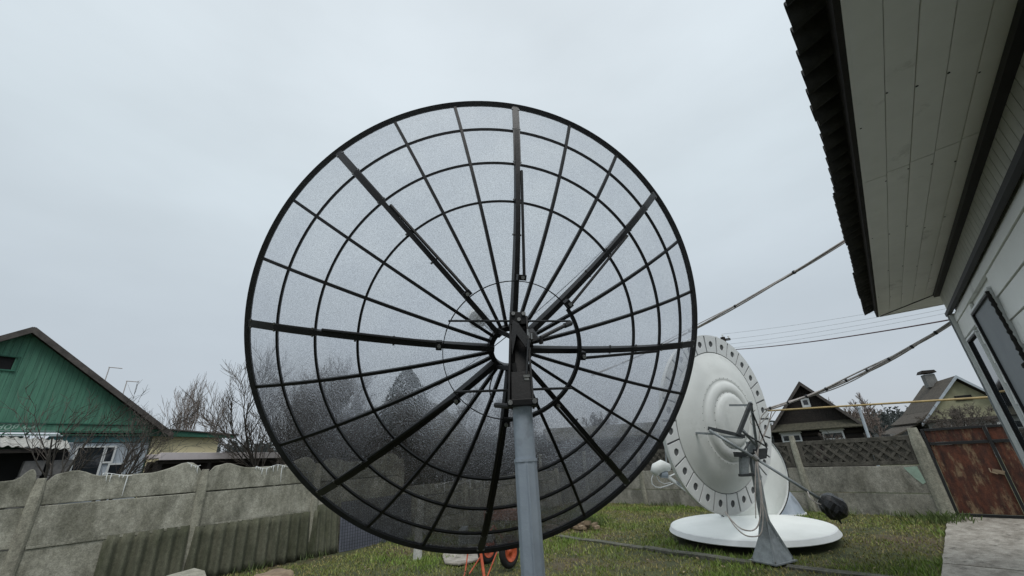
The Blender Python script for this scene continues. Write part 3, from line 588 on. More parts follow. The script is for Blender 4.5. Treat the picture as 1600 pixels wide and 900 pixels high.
# ------------------------------------------------------------ house on the right (eave, soffit, siding, windows)
def make_right_house():
    HO = Vector((5.25, 4.72, 0)); ang = math.atan2(.76, .65)
    root = empty('white_sided_house', HO, ang); tag(root, 'white-sided house with deep board soffit and corrugated roof edge on the right', 'house')
    XA, OV, OX, ZS = -11.0, .56, .69, 3.15
    # siding boards (horizontal), core wall behind
    b = MB(); b.box(((XA-.09)/2, -.16, 1.56), (-XA-.12, .20, 3.12)); b.obj('wall_core', 'siding', root)
    b = MB(); b.box((-.16, -2.6, 1.56), (.20, 4.6, 3.12)); b.obj('end_wall', 'siding', root)
    wins = [(-2.08, -1.10, .85, 2.63), (-.86, -.27, .85, 2.49)]
    z = .02; k = 0; bw = .195
    while z < 2.82:
        z1 = min(z+bw-.006, 2.845)
        segs = [(XA, -.09)]
        for x0, x1, a, c in wins:
            if z1 > a-.03 and z < c+.03:
                new = []
                for s0, s1 in segs:
                    if x0-.05 > s0 and x1+.05 < s1: new += [(s0, x0-.026), (x1+.026, s1)]
                    else: new.append((s0, s1))
                segs = new
        for s0, s1 in segs:
            b = MB(); n = 1
            b.add([(s0, -.055, z), (s1, -.055, z), (s1, -.022, z), (s0, -.022, z), (s0, -.055, z1), (s1, -.055, z1), (s1, -.034, z1), (s0, -.034, z1)],
                  [(0, 1, 2, 3), (7, 6, 5, 4), (3, 2, 6, 7), (1, 0, 4, 5), (0, 3, 7, 4), (2, 1, 5, 6)])
            b.obj('siding_board', 'siding', root)
        z += bw; k += 1
    b = MB(); b.box((-.04, -.04, 1.43), (.085, .10, 2.86)); b.obj('corner_post', 'whitepvc', root, bevel=.006)
    b = MB(); b.box((-.04, .016, 1.43), (.012, .008, 2.86)); b.box((-.072, .014, 1.43), (.010, .006, 2.84)); b.obj('corner_bead', 'galv', root)
    # frieze
    sl = MB(); sl.box((0, -.022, 3.005), (.100, .03, .25)); src = sl.obj('frieze_slat', 'frieze', root); src.location = (-.07, 0, 0)
    for i in range(1, 90): inst(src, 'frieze_slat', root, loc=(-.07-.108*i, 0, 0))
    b = MB(); b.box((XA/2-.0, -.028, 3.005), (-XA, .02, .26)); b.obj('frieze_backing', 'blacktrim', root)
    b = MB(); b.box((XA/2+.01, .004, 2.868), (-XA, .04, .040)); b.obj('lower_trim', 'blacktrim', root)
    b = MB(); b.box((XA/2+.01, .012, 3.128), (-XA, .06, .040)); b.obj('upper_trim', 'blacktrim', root)
    # soffit boards, each in two lengths
    nb = 5; wb = OV/nb
    for i in range(nb):
        y0 = i*wb+.0015; y1 = (i+1)*wb-.001; xj = -2.52+.0*i
        e0 = OX*(y0/OV); e1 = OX*(y1/OV)
        xj = -3.85+.26*(y0+y1)/2
        for s0, s1, last in ((XA, xj-.003, 0), (xj+.004, None, 1)):
            zz = ZS+.0015*(i % 2)
            o4 = [(s0, y0, zz), (e0-.012 if last else s1, y0, zz), (e1-.012 if last else s1, y1, zz), (s0, y1, zz)]
            b = MB(); b.prism(o4, (0, 0, .012)); b.obj('soffit_board', 'soffit', root, bevel=.002)
    b = MB(); b.box(((XA+OX)/2, OV/2-.0, ZS+.022), (OX-XA-.03, OV-.02, .012)); b.box((OX/2, -2.4, ZS+.022), (OX-.03, 4.8, .012)); b.obj('soffit_lining', 'frieze', root)
    nb_ = MB(); r5 = random.Random(8)
    for i in range(nb):
        for k in range(9):
            x = -8.5+k*1.0+r5.uniform(-.2, .2); y = (i+.06 if k % 2 else i+.94)*wb; nb_.tube([(x, y, ZS-.0015), (x, y, ZS+.001)], r5.uniform(.004, .007), 6)
    tag(nb_.obj('nail_heads', 'joint', root), kind='stuff')
    # soffit of the far end: boards parallel to x
    for i in range(9):
        x0 = .006+i*.076; x1 = x0+.072
        ya = OV*x0/OX-.006; yb = OV*x1/OX-.006
        b = MB(); b.prism([(x0, ya, ZS), (x0, -4.9, ZS), (x1, -4.9, ZS), (x1, yb, ZS)], (0, 0, .012)); b.obj('end_soffit_board', 'soffit', root)
    b = MB(); b.bar((0, 0, ZS-.004), (OX, OV, ZS-.004), .016, .008); b.obj('mitre_trim', 'blacktrim', root)
    b = MB(); b.box(((XA+OX)/2, OV+.008, ZS+.02), (OX-XA, .016, .06)); b.box((OX+.008, OV/2-2.4, ZS+.02), (.016, OV+4.8, .06)); b.obj('fascia', 'soffit', root)
    b = MB(); b.box(((XA+OX)/2, OV+.028, ZS+.045), (OX-XA, .024, .11)); b.obj('rafter_board', 'logs', root)
    # corrugated roof sheets with the wavy edge
    wl = .15; n = int((OX+.0-XA)/wl*8)
    sheet_w = wl*7; x = OX-.02; kk = 0
    while x > XA:
        xa = x-sheet_w; b = MB(); m = 56; rr_ = []
        for side in (0, 1):
            for (yy, zb) in ((OV+.155, 3.225), (OV-.3, 3.385), (OV-1.2, 3.73), (OV-2.4, 4.2)):
                yj = yy+(.012*(kk % 2) if yy > OV else 0)
                for i in range(m+1):
                    xx = xa+(sheet_w+.02)*i/m
                    if yy < OV and False: pass
                    b.v.append((min(xx, OX+.1+0*yy), yj, zb+.042*math.sin(2*math.pi*xx/wl)+side*.009+.003*(kk % 2)))
        o = 4*(m+1)
        for r in range(3):
            for i in range(m): a = r*(m+1)+i; b.f += [(a+1, a, a+m+1, a+m+2), (o+a, o+a+1, o+a+m+2, o+a+m+1)]
        for i in range(m): b.f.append((i, i+1, o+i+1, o+i))
        b.obj('roof_sheet', 'roofcorr', root, smooth=True); x -= sheet_w; kk += 1
    # windows
    for wi, (x0, x1, z0, z1) in enumerate(wins):
        f = MB(); t = .024
        for (cx, cz, sx, sz) in (((x0+x1)/2, z1+t/2-.0, x1-x0+2*t, t), ((x0+x1)/2, z0-t/2, x1-x0+2*t, t), (x0-t/2, (z0+z1)/2, t, z1-z0), (x1+t/2, (z0+z1)/2, t, z1-z0)): f.box((cx, -.026, cz), (sx-.002, .05, sz-.002))
        w_ = f.obj('window', 'whitepvc', root, bevel=.005); w_['label'] = 'wide window pane' if wi == 0 else 'narrow window pane beside the corner'
        g = MB(); g.box(((x0+x1)/2, -.03, (z0+z1)/2), (x1-x0, .008, z1-z0)); g.obj('pane', 'film' if wi == 0 else 'glass', w_)
        s = MB()
        for (cx, cz, sx, sz) in (((x0+x1)/2, z1-.008, x1-x0, .014), (x0+.008, (z0+z1)/2, .014, z1-z0), (x1-.008, (z0+z1)/2, .014, z1-z0)): s.box((cx, -.016, cz), (sx, .022, sz))
        s.obj('gasket', 'blacktrim', w_)
    b = MB(); rr2 = random.Random(3); P_ = []; Q_ = []
    for i in range(90):
        z = .90+i*.0192; big = 1.75 < z < 2.02
        P_.append((-2.14+rr2.uniform(-.008, .008)+(.03 if big else 0), .012, z)); Q_.append(rr2.uniform(.009, .020)*(1.9 if big else 1))
    b.tube(P_, Q_, 9)
    b.obj('sealing_foam', 'foam', root, smooth=True)
    return root
make_right_house()
# ------------------------------------------------------------ white dishes
def dish_frame(C, az, el):
    n = Vector((math.sin(az)*math.cos(el), math.cos(az)*math.cos(el), math.sin(el)))   # facing direction
    Z = -n; X = Vector((0, 0, 1)).cross(Z).normalized(); Y = Z.cross(X); m = Matrix((X, Y, Z)).transposed().to_4x4(); m.translation = C; return m
def make_white_dish():
    C = Vector((3.363, 7.178, 1.962)); mtx = dish_frame(C, -.538, .123); Rw = 1.42
    root = empty('white_satellite_dish', None, mtx=mtx); tag(root, 'large upright white satellite dish with a ring of round holes in its rim', 'satellite dish')
    ri = 1.13
    # back shell: rim inner -> shallow cone -> bead -> pressed hub
    prof = [(ri-.01, .03), (ri-.10, .085), (.95, .155), (.80, .215), (.70, .25), (.68, .262), (.655, .262), (.64, .25), (.61, .30), (.56, .345), (.49, .355), (.455, .335), (.44, .32), (.415, .37), (.38, .405), (.33, .42), (.0, .425)]
    prof = [(a_, .03+(z_-.03)*.62) for a_, z_ in prof]
    b = MB(); b.lathe(prof, 96); b.obj('shell', 'white', root, smooth=True)
    b = MB(); b.lathe([(ri, -.02), (1.0, .02), (.6, .08), (0, .14)][::-1], 96); b.obj('reflector_face', 'white', root, smooth=True)
    # rivets round bead
    rv = MB()
    for i in range(40): a = i/40*6.283; rv.tube([(.585*math.cos(a)*1.16, .585*math.sin(a)*1.16, .165), (.585*math.cos(a)*1.16, .585*math.sin(a)*1.16, .178)], .0045, 5)
    for i in range(24): a = i/24*6.283; rv.tube([(.435*math.cos(a), .435*math.sin(a), .20), (.435*math.cos(a), .435*math.sin(a), .220)], .0055, 5)
    rv.obj('rivets', 'joint', root)
    # rim segments with round holes
    NS = 26; da = 2*math.pi/NS; b = MB(); nh = 16; hr = .055
    def P(r, a, z=.03): return (r*math.cos(a), r*math.sin(a), z)
    a0, a1 = .012, da-.012; rm = (ri+Rw)/2+.0; am = da/2
    outer = []
    seg = 4
    for i in range(seg): outer.append((ri+.004, a0+(a1-a0)*i/seg))
    for i in range(seg): outer.append((ri+.004+(Rw-.004-ri-.004)*i/seg, a1))
    for i in range(seg): outer.append((Rw-.004, a1-(a1-a0)*i/seg))
    for i in range(seg): outer.append((Rw-.004-(Rw-ri-.008)*i/seg, a0))
    ctr = Vector(P(rm, am, 0)); inner = []
    op = [Vector(P(r, a, .03)) for r, a in outer]
    ip = []
    for p in op:
        d = (p-ctr); d.z = 0; d.normalize(); q = ctr+d*hr; q.z = .03; ip.append(q)
    low = [q-Vector((0, 0, .014)) for q in ip]; ol = [q-Vector((0, 0, .03)) for q in op]; k = len(op)
    b.add(op+ip+low+ol, [(i, (i+1) % k, k+(i+1) % k, k+i) for i in range(k)]+[(k+i, k+(i+1) % k, 2*k+(i+1) % k, 2*k+i) for i in range(k)]+[((i+1) % k, i, 3*k+i, 3*k+(i+1) % k) for i in range(k)])
    src = b.obj('rim_segment', 'rimwhite', root)
    for i in range(1, NS): inst(src, 'rim_segment', root, rot=(0, 0, da*i))
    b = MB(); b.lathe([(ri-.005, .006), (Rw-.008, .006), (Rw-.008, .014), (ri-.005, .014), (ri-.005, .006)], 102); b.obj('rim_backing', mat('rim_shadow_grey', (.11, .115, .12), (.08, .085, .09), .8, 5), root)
    b = MB(); b.lathe([(Rw-.003, -.03), (Rw+.012, -.03), (Rw+.012, .028), (Rw-.003, .028), (Rw-.003, -.03)], 102); b.obj('rim_edge', 'rimwhite', root)
    return mtx
WM = make_white_dish()
def make_stand():
    base = gnd(1208, 878); root = empty('dish_stand', (base.x, base.y, 0)); tag(root, 'grey steel stand with tripod foot and tilt frame carrying the large white dish', 'dish stand')
    bx, by = base.x, base.y
    def W(b, name, m, **k):
        b.v = [tuple(Vector(v)-Vector((bx, by, 0))) for v in b.v]; return b.obj(name, m, root, **k)
    T = at(1172, 690, by-.02); Bt = Vector((bx-.02, by, .42))
    b = MB(); b.box((bx, by, .02), (.46, .42, .016), X=(.9, .43, 0), Y=(-.43, .9, 0)); W(b, 'foot_plate', 'galv')
    for sx, sy in ((-1, -1), (1, -1), (1, 1), (-1, 1)):
        b = MB(); c = Vector((.9*sx*.21-.43*sy*.19, .43*sx*.21+.9*sy*.19, 0)); b.tube([Vector((bx, by, .02))+c*.9, Vector((bx, by, .055))+c*.9], .014, 6); W(b, 'anchor_bolt', 'bolt')
    # flared foot: four-sided pyramid
    b = MB(); vs = []
    for z, h in ((.028, .20), (.30, .095), (.52, .052), (.60, .045)):
        cc = Vector((bx, by, 0))+(Vector((T.x-bx, T.y-by, 0))*(max(0, z-.1)/(T.z)))
        for sx, sy in ((-1, -1), (1, -1), (1, 1), (-1, 1)): vs.append(cc+Vector((.9*sx*h-.43*sy*h*.9, .43*sx*h+.9*sy*h*.9, z)))
    fs = []
    for k in range(3):
        for i in range(4): fs.append((k*4+i, k*4+(i+1) % 4, (k+1)*4+(i+1) % 4, (k+1)*4+i))
    b.add(vs, fs); W(b, 'flared_foot', 'galv')
    for sx in (-1, 1):
        b = MB(); b.bar(Vector((bx, by, .03))+Vector((.9, .43, 0))*sx*.20+Vector((.43, -.9, 0))*.17, Vector((bx, by, .56))+Vector((.43, -.9, 0))*.055+Vector((T.x-bx, T.y-by, 0))*.2, .008, .03); W(b, 'gusset', 'galv')
    Tt = at(1168, 655, by-.0); Pb = Vector((bx, by, .5))+(Vector((T.x-bx, T.y-by, 0))*.22)
    b = MB(); b.bar(Pb, T, .095, .095, up=(1, 0, 0)); W(b, 'post', 'galv', bevel=.006)
    # bracket head
    def pl(name, q, Y, m='darkgalv', th=.05):
        b = MB(); b.prism([at(x, y, Y) for x, y in q], (.0, th, 0)); W(b, name, m, bevel=.003)
    pl('bracket_plate', [(1151, 706), (1177, 707), (1177, 713), (1153, 714)], by-.1, th=.12)
    pl('bracket_cheek', [(1159, 713), (1172, 714), (1170, 741), (1160, 743)], by-.08, 'galv', .10)
    pl('bracket_foot', [(1158, 741), (1178, 739), (1180, 744), (1159, 745)], by-.1, th=.1)
    pl('pivot_block', [(1178, 702), (1200, 700), (1198, 716), (1180, 720)], by-.1, th=.12)
    Y1 = by-.12; hubw = WM @ Vector((0, 0, .43))
    def bar(name, p, q, Ya, Yb, w_=.05, h=.05, m='darkgalv'):
        b = MB(); b.bar(at(*p, Ya), at(*q, Yb), w_, h); W(b, name, m, bevel=.003)
    bar('frame_arm', (1106, 669), (1164, 682), 6.45, 6.30, .055, .05)
    bar('frame_arm', (1173, 630), (1153, 680), 6.35, 6.30, .05, .05)
    bar('frame_arm', (1173, 628), (1183, 702), 6.35, by-.02, .035, .04, 'galv')
    bar('frame_arm', (1160, 672), (1180, 694), 6.30, by-.05, .035, .035, 'galv')
    bar('frame_arm', (1176, 645), (1198, 699), 6.4, by-.02, .02, .02)
    bar('frame_arm', (1164, 677), (1196, 697), 6.30, by-.02, .02, .02)
    bar('frame_arm', (1162, 704), (1172, 690), 6.35, 6.5, .02, .02)
    for q, Y in (((1114, 678), 6.62), ((1173, 633), 6.6), ((1160, 684), 6.6)):
        p = at(*q, Y-.2); v = WM.to_3x3() @ Vector((0, 0, -1)); b = MB(); b.bar(p, p+v*.34, .03, .03); W(b, 'hub_bracket', 'galv')
    # long screw-rod from the frame to the wrapped motor
    b = MB(); b.tube([at(1108, 672, 6.42), at(1180, 716, 6.25)], .022, 10); b.tube([at(1180, 716, 6.25), at(1285, 782, 5.98)], .019, 10); W(b, 'actuator_tube', 'galv', smooth=True)
    b = MB(); b.tube([at(1176, 712, 6.24), at(1184, 719, 6.22)], .035, 10); W(b, 'actuator_collar', 'bolt')
    # rain-cover bag on the motor
    c = at(1301, 791, 5.94); b = MB(); rr = random.Random(9); n = 18; vs = []
    ax = (at(1285, 782, 5.98)-at(1180, 716, 6.25)).normalized(); s1 = ax.orthogonal().normalized(); s2 = ax.cross(s1)
    for k in range(9):
        f = k/8; r = [.05, .105, .125, .13, .135, .14, .13, .10, .03][k]
        for i in range(n):
            a = i/n*6.283; rr_ = r*(1+.10*mnoise.noise(Vector((math.cos(a)*2.3, math.sin(a)*2.3, f*4)))*2)
            vs.append(c+ax*(-.15+.31*f)+(s1*math.cos(a)+s2*math.sin(a))*rr_)
    fs = []
    for k in range(8):
        for i in range(n): fs.append((k*n+i, k*n+(i+1) % n, (k+1)*n+(i+1) % n, (k+1)*n+i))
    fs += [tuple(range(n-1, -1, -1)), tuple(8*n+i for i in range(n))]; b.add(vs, fs); W(b, 'motor_bag', 'bag')
    b = MB(); b.tube([c+Vector((.0, 0, -.1)), c+Vector((.04, 0, -.20))], [.03, .008], 7); W(b, 'bag_tail', 'bag')
    # cables down the post
    def cab(pts, name='cable', r=.009, m='cable'):
        P_ = [at(x, y, Y) for x, y, Y in pts]; Q = []
        for i in range(len(P_)-1):
            p0 = P_[max(i-1, 0)]; p1 = P_[i]; p2 = P_[i+1]; p3 = P_[min(i+2, len(P_)-1)]
            for k in range(6):
                t = k/6; Q.append(.5*((2*p1)+(p2-p0)*t+(2*p0-5*p1+4*p2-p3)*t*t+(3*p1-p0-3*p2+p3)*t**3))
        Q.append(P_[-1]); b = MB(); b.tube(Q, r, 6); W(b, name, m, smooth=True)
    y = by-.14
    cab([(1133, 800, 6.9), (1145, 815, 6.7), (1160, 827, 6.5), (1178, 828, y), (1187, 812, y), (1189, 770, y), (1184, 735, y), (1180, 705, y)])
    cab([(1135, 802, 6.9), (1148, 822, 6.7), (1164, 836, 6.5), (1182, 838, y), (1190, 830, y), (1192, 800, y), (1188, 750, y)])
    cab([(1200, 640, 6.6), (1188, 655, y), (1186, 690, y), (1184, 720, y), (1188, 770, y), (1196, 800, y), (1199, 815, y)], r=.007)
    cab([(1206, 642, 6.6), (1199, 668, y), (1190, 690, y), (1182, 712, y), (1180, 760, y), (1181, 810, y)], r=.007)
    cab([(1212, 642, 6.6), (1204, 655, y), (1196, 672, y), (1188, 690, y)], r=.006)
    cab([(1262, 768, 6.02), (1266, 778, 5.95), (1276, 786, 5.93), (1286, 789, 5.93)], r=.008)
    cab([(1180, 640, 6.6), (1172, 652, y), (1176, 664, y), (1190, 660, y), (1202, 645, 6.6)], r=.006)
make_stand()
def wire_things():
    def wt(name, pts, r, m, label, cat, sag=.0, group=None, wob=0):
        b = MB(); Q = []
        for i in range(len(pts)-1):
            a, c = Vector(pts[i]), Vector(pts[i+1]); n = 24
            for k in range(n+(1 if i == len(pts)-2 else 0)):
                f = k/n; p = a.lerp(c, f); p.z -= sag*4*f*(1-f)
                if wob: p += Vector((0, mnoise.noise(p*3), mnoise.noise(p*3+Vector((9, 9, 9)))))*wob
                Q.append(p)
        b.tube(Q, r, 6); o = b.obj(name, m, smooth=True); tag(o, label, cat, group); return o, Q
    def bundle(name, a, c, sag, rs, label, clips):
        root = empty(name, a); tag(root, label, 'cable')
        a = Vector(a); c = Vector(c); rr = random.Random(2)
        for i, (r, off) in enumerate(rs):
            b = MB(); Q = []; n = 40
            for k in range(n+1):
                f = k/n; p = a.lerp(c, f); p.z -= sag*4*f*(1-f)*(1+.12*i*(1 if i % 2 else -1)*.6)
                th = f*9+i*2.1; p += Vector((math.cos(th)*off, math.sin(th)*off*.6, math.sin(th)*off)); Q.append(p-a)
            b.tube(Q, r, 6); b.obj('cable', 'cable', root, smooth=True)
        b = MB()
        for k in range(clips):
            f = (k+.7)/clips; p = a.lerp(c, f); p.z -= sag*4*f*(1-f); d = (c-a).normalized(); b.tube([p-a-d*.012, p-a+d*.012], .026, 8)
        if clips: b.obj('tape_bands', 'darkgrey', root)
    bundle('cable_bundle', at(1489, 503, 4.75), at(1196, 640, 6.55), .10, [(.013, .010), (.012, .012), (.010, .014), (.007, .017)], 'thick taped grey cable bundle from the wall corner to the white dish stand', 9)
    bundle('cable_bundle', at(1322, 376, 4.2), at(925, 586, 9.5), .12, [(.013, .010), (.011, .013), (.007, .02)], 'thin grey cable bundle from the eave going behind the mesh dish', 6)
    a = at(1480, 497, 7.5); wt('service_wire', [at(1600, 478, 6.5), at(1150, 546, 14)], .014, 'wire', 'single dark red wire below the thin overhead wires', 'wire', .10)
    for i, (yr, yl) in enumerate(((481, 518), (488, 527), (495, 534), (502, 540))):
        wt('overhead_wire', [at(1560, yr-30, 14), at(1128+4*i, yl+4, 20)], .007, 'thinwire', ['topmost thin overhead wire right of the wooden pole', 'second thin overhead wire from the top', 'third thin overhead wire from the top', 'lowest of the four thin pale overhead wires'][i], 'wire', .15, 'overhead wires')
    p0 = at(1198, 642, 14.2); p1 = at(1720, 610, 8.4)
    root = empty('gas_pipe', p0); tag(root, 'yellow gas pipe running above the back fence in front of the two far houses', 'pipe')
    b = MB(); pl_ = p0+(p0-p1)*.7; b.tube([pl_-p0, Vector((0, 0, 0)), p1-p0], .026, 12); b.obj('pipe_run', 'pipe', root, smooth=True)
    d = (p1-p0)
    for f in (-.3, 1.0):
        p = d*f; b = MB(); b.tube([p+Vector((0, 0, -p.z-p0.z)), p], .03, 10); b.obj('pipe_support', 'galv', root)
    # leaning pale pole behind fence
    a = at(1342, 637, 16); c = at(1357, 690, 16); b = MB(); b.tube([Vector((c.x, 16, -.1)), a], .05, 10); b.box(a+Vector((0, 0, .0)), (.12, .12, .05)); tag(b.obj('pipe_post', 'palewall'), 'pale grey slim pole between the dark house and the cream house', 'pole')
    # wooden power pole with insulators
    t = at(1129, 527, 20); root = empty('power_pole', (t.x, t.y, 0)); tag(root, 'dark wooden power pole top with insulators peeking over the large white dish', 'power pole')
    b = MB(); b.tube([(0, 0, 0), (0, 0, t.z)], [.16, .11], 12); b.obj('pole', 'logs', root)
    b = MB(); b.bar((-.35, 0, t.z-.15), (.35, 0, t.z-.12), .1, .1); b.obj('crossarm', 'logs', root)
    for dx in (-.3, .02, .3):
        b = MB(); z = t.z-.08 if dx != .02 else t.z; b.lathe([(0, .16), (.03, .15), (.045, .1), (.03, .06), (.05, .02), (.05, 0)], 10); b.v = [(x+dx, y, zz+z) for x, y, zz in b.v]; b.obj('insulator', 'whitepvc', root, smooth=True)
wire_things()
def make_flat_dish():
    C = Vector((4.02, 8.50, .19)); R0 = 1.33
    root = empty('lying_dish', C); root.rotation_euler = (R_(1.0), 0, 0); tag(root, 'round white dish lying flat on the grass in front of the stand', 'satellite dish')
    b = MB(); b.lathe([(R0-.02, .0), (R0-.03, .012), (R0-.30, .045), (.7, .075), (.3, .09), (0, .092)], 96); b.obj('dome', 'whiteflat', root, smooth=True)
    b = MB(); b.lathe([(R0-.03, .010), (R0, .004), (R0+.04, -.068), (R0+.025, -.08), (R0-.06, -.06)], 96); b.obj('rim_lip', 'rimwhite', root)
    b = MB()
    for a in (20, 110, 200, 290): b.box((math.cos(R_(a))*.8, math.sin(R_(a))*.8, -.115), (.3, .12, .13))
    b.obj('support_block', 'logs', root)
make_flat_dish()
def make_offset_dish():
    # second white dish behind the large one, facing left, with its feed arm
    C = at(1163, 742, 9.0); C.z = max(C.z, .98); mtx = dish_frame(C, R_(-8), R_(6)); Rr = .93
    root = empty('rear_white_dish', None, mtx=mtx); tag(root, 'smaller white dish standing half hidden behind the large white dish, its feed arm reaching left', 'satellite dish')
    b = MB(); b.lathe([(Rr, 0), (Rr-.06, .035), (.7, .12), (.4, .19), (0, .22)], 64); b.obj('shell', 'white', root, smooth=True)
    b = MB(); b.lathe([(Rr-.03, -.02), (Rr+.02, -.025), (Rr+.025, .01), (Rr, .03), (Rr-.03, -.02)], 64); b.obj('rim', 'rimwhite', root)
    b = MB(); b.lathe([(Rr+.0, .03), (Rr+.012, .03), (Rr+.012, .045), (Rr, .045), (Rr, .03)], 64); b.obj('rim_seal', 'joint', root)
    inv = mtx.inverted()
    def W(b, name, m, **k): b.v = [tuple(inv @ Vector(v)) for v in b.v]; return b.obj(name, m, root, **k)
    hub = at(1046, 745, 8.4)
    b = MB(); b.bar(at(1100, 786, 8.9), at(1044, 745, 8.4), .035, .05); W(b, 'feed_arm', 'rimwhite')
    b = MB(); b.bar(at(1080, 768, 8.7), at(1055, 753, 8.5), .04, .055); W(b, 'feed_arm_sleeve', 'galv')
    b = MB(); b.tube([at(1044, 745, 8.4), at(1062, 737, 8.8)], .012, 8); W(b, 'feed_stay', 'rimwhite')
    b = MB(); b.tube([at(1043, 745, 8.4), at(1038, 680, 8.4)], .014, 8); W(b, 'feed_rod', 'galv')
    b = MB(); c = at(1034, 733, 8.4); b.tube([at(1022, 740, 8.35), at(1026, 732, 8.37), at(1034, 728, 8.4), at(1045, 730, 8.45)], [.075, .105, .11, .07], 14); W(b, 'feed_cover', 'white', smooth=True)
    b = MB(); b.tube([at(1032, 741, 8.38), at(1042, 742, 8.4)], .06, 12); W(b, 'feed_horn', 'greypole')
    b = MB(); pts = [at(x, y, 8.36) for x, y in ((1021, 741), (1018, 748), (1019, 756), (1024, 761), (1032, 762), (1042, 759), (1052, 755))]; b.tube(pts, .010, 6); W(b, 'feed_cable', 'whitepvc', smooth=True)
    b = MB(); pts = [at(x, y, 8.36) for x, y in ((1026, 745), (1030, 752), (1038, 756), (1048, 754))]; b.tube(pts, .008, 6); W(b, 'feed_cable', 'whitepvc', smooth=True)
    b = MB(); b.tube([(C.x+.25, C.y-.0, 0), (C.x+.1, C.y-.05, C.z-.3)], .04, 10); W(b, 'leg', 'galv')
    # grey cone leaning against the fence
    c = gnd(1226, 800); r2 = empty('grey_cone', (c.x-.1, c.y-.3, 0)); tag(r2, 'dull grey cone standing on the grass right of the white dishes, against the fence', 'cone')
    b = MB(); b.lathe([(.36, 0), (.34, .03), (.27, .25), (.17, .45), (.08, .55), (0, .57)], 32); b.obj('shell', 'greypole', r2, smooth=True)
    b = MB(); b.lathe([(.34, .03), (.37, .03), (.37, 0), (.34, 0)], 32); b.obj('base_lip', 'rimwhite', r2)
make_offset_dish()
# ------------------------------------------------------------ boards and odds on the grass
def plank_thing(p, q, w_, h, label, name='plank', m='plank', group=None, z=.03):
    p = Vector((p.x, p.y, 0)); q = Vector((q.x, q.y, 0)); d = (q-p); L_ = d.length; b = MB(); n = 26; vs = []
    for i in range(n+1):
        x = L_*i/n; wv = .02*mnoise.noise(Vector((x*1.7, w_*9, 2))); hz = z+.018*mnoise.noise(Vector((x*1.3, L_, 6)))
        ed = .012*mnoise.noise(Vector((x*9, 1, 4)))
        vs += [(x, -w_/2+wv+ed, hz-h), (x, w_/2+wv, hz-h), (x, w_/2+wv-ed, hz), (x, -w_/2+wv+ed, hz)]
    fs = []
    for i in range(n): k = i*4; fs += [(k+j, k+(j+1) % 4, k+4+(j+1) % 4, k+4+j) for j in range(4)]
    fs += [(3, 2, 1, 0), tuple(n*4+j for j in range(4))]; b.add(vs, fs); o = b.obj(name, m, bevel=.004); o.location = p; o.rotation_euler = (0, 0, math.atan2(d.y, d.x)); tag(o, label, 'plank', group)
G = 'weathered planks on the grass'
plank_thing(gnd(872, 838), gnd(1008, 857), .15, .07, 'rotting plank on the grass beside the grey pole, ending near the middle', group=G, z=.018)
plank_thing(gnd(1005, 856), gnd(1176, 880), .16, .07, 'rotting plank sunk in the grass leading to the foot of the dish stand', group=G, z=.022)
plank_thing(gnd(1230, 886), gnd(1400, 905), .16, .07, 'weathered plank at the lower edge right of the dish stand', group=G, z=.018)
plank_thing(gnd(884, 824), gnd(914, 828), .12, .05, 'short pale offcut of board just right of the mesh dish rim', m='wood', z=.06)
plank_thing(gnd(725, 812), gnd(818, 812), .35, .25, 'reddish beam lying behind the lowest mesh panels', name='red_beam', m='redbeam', z=.25)
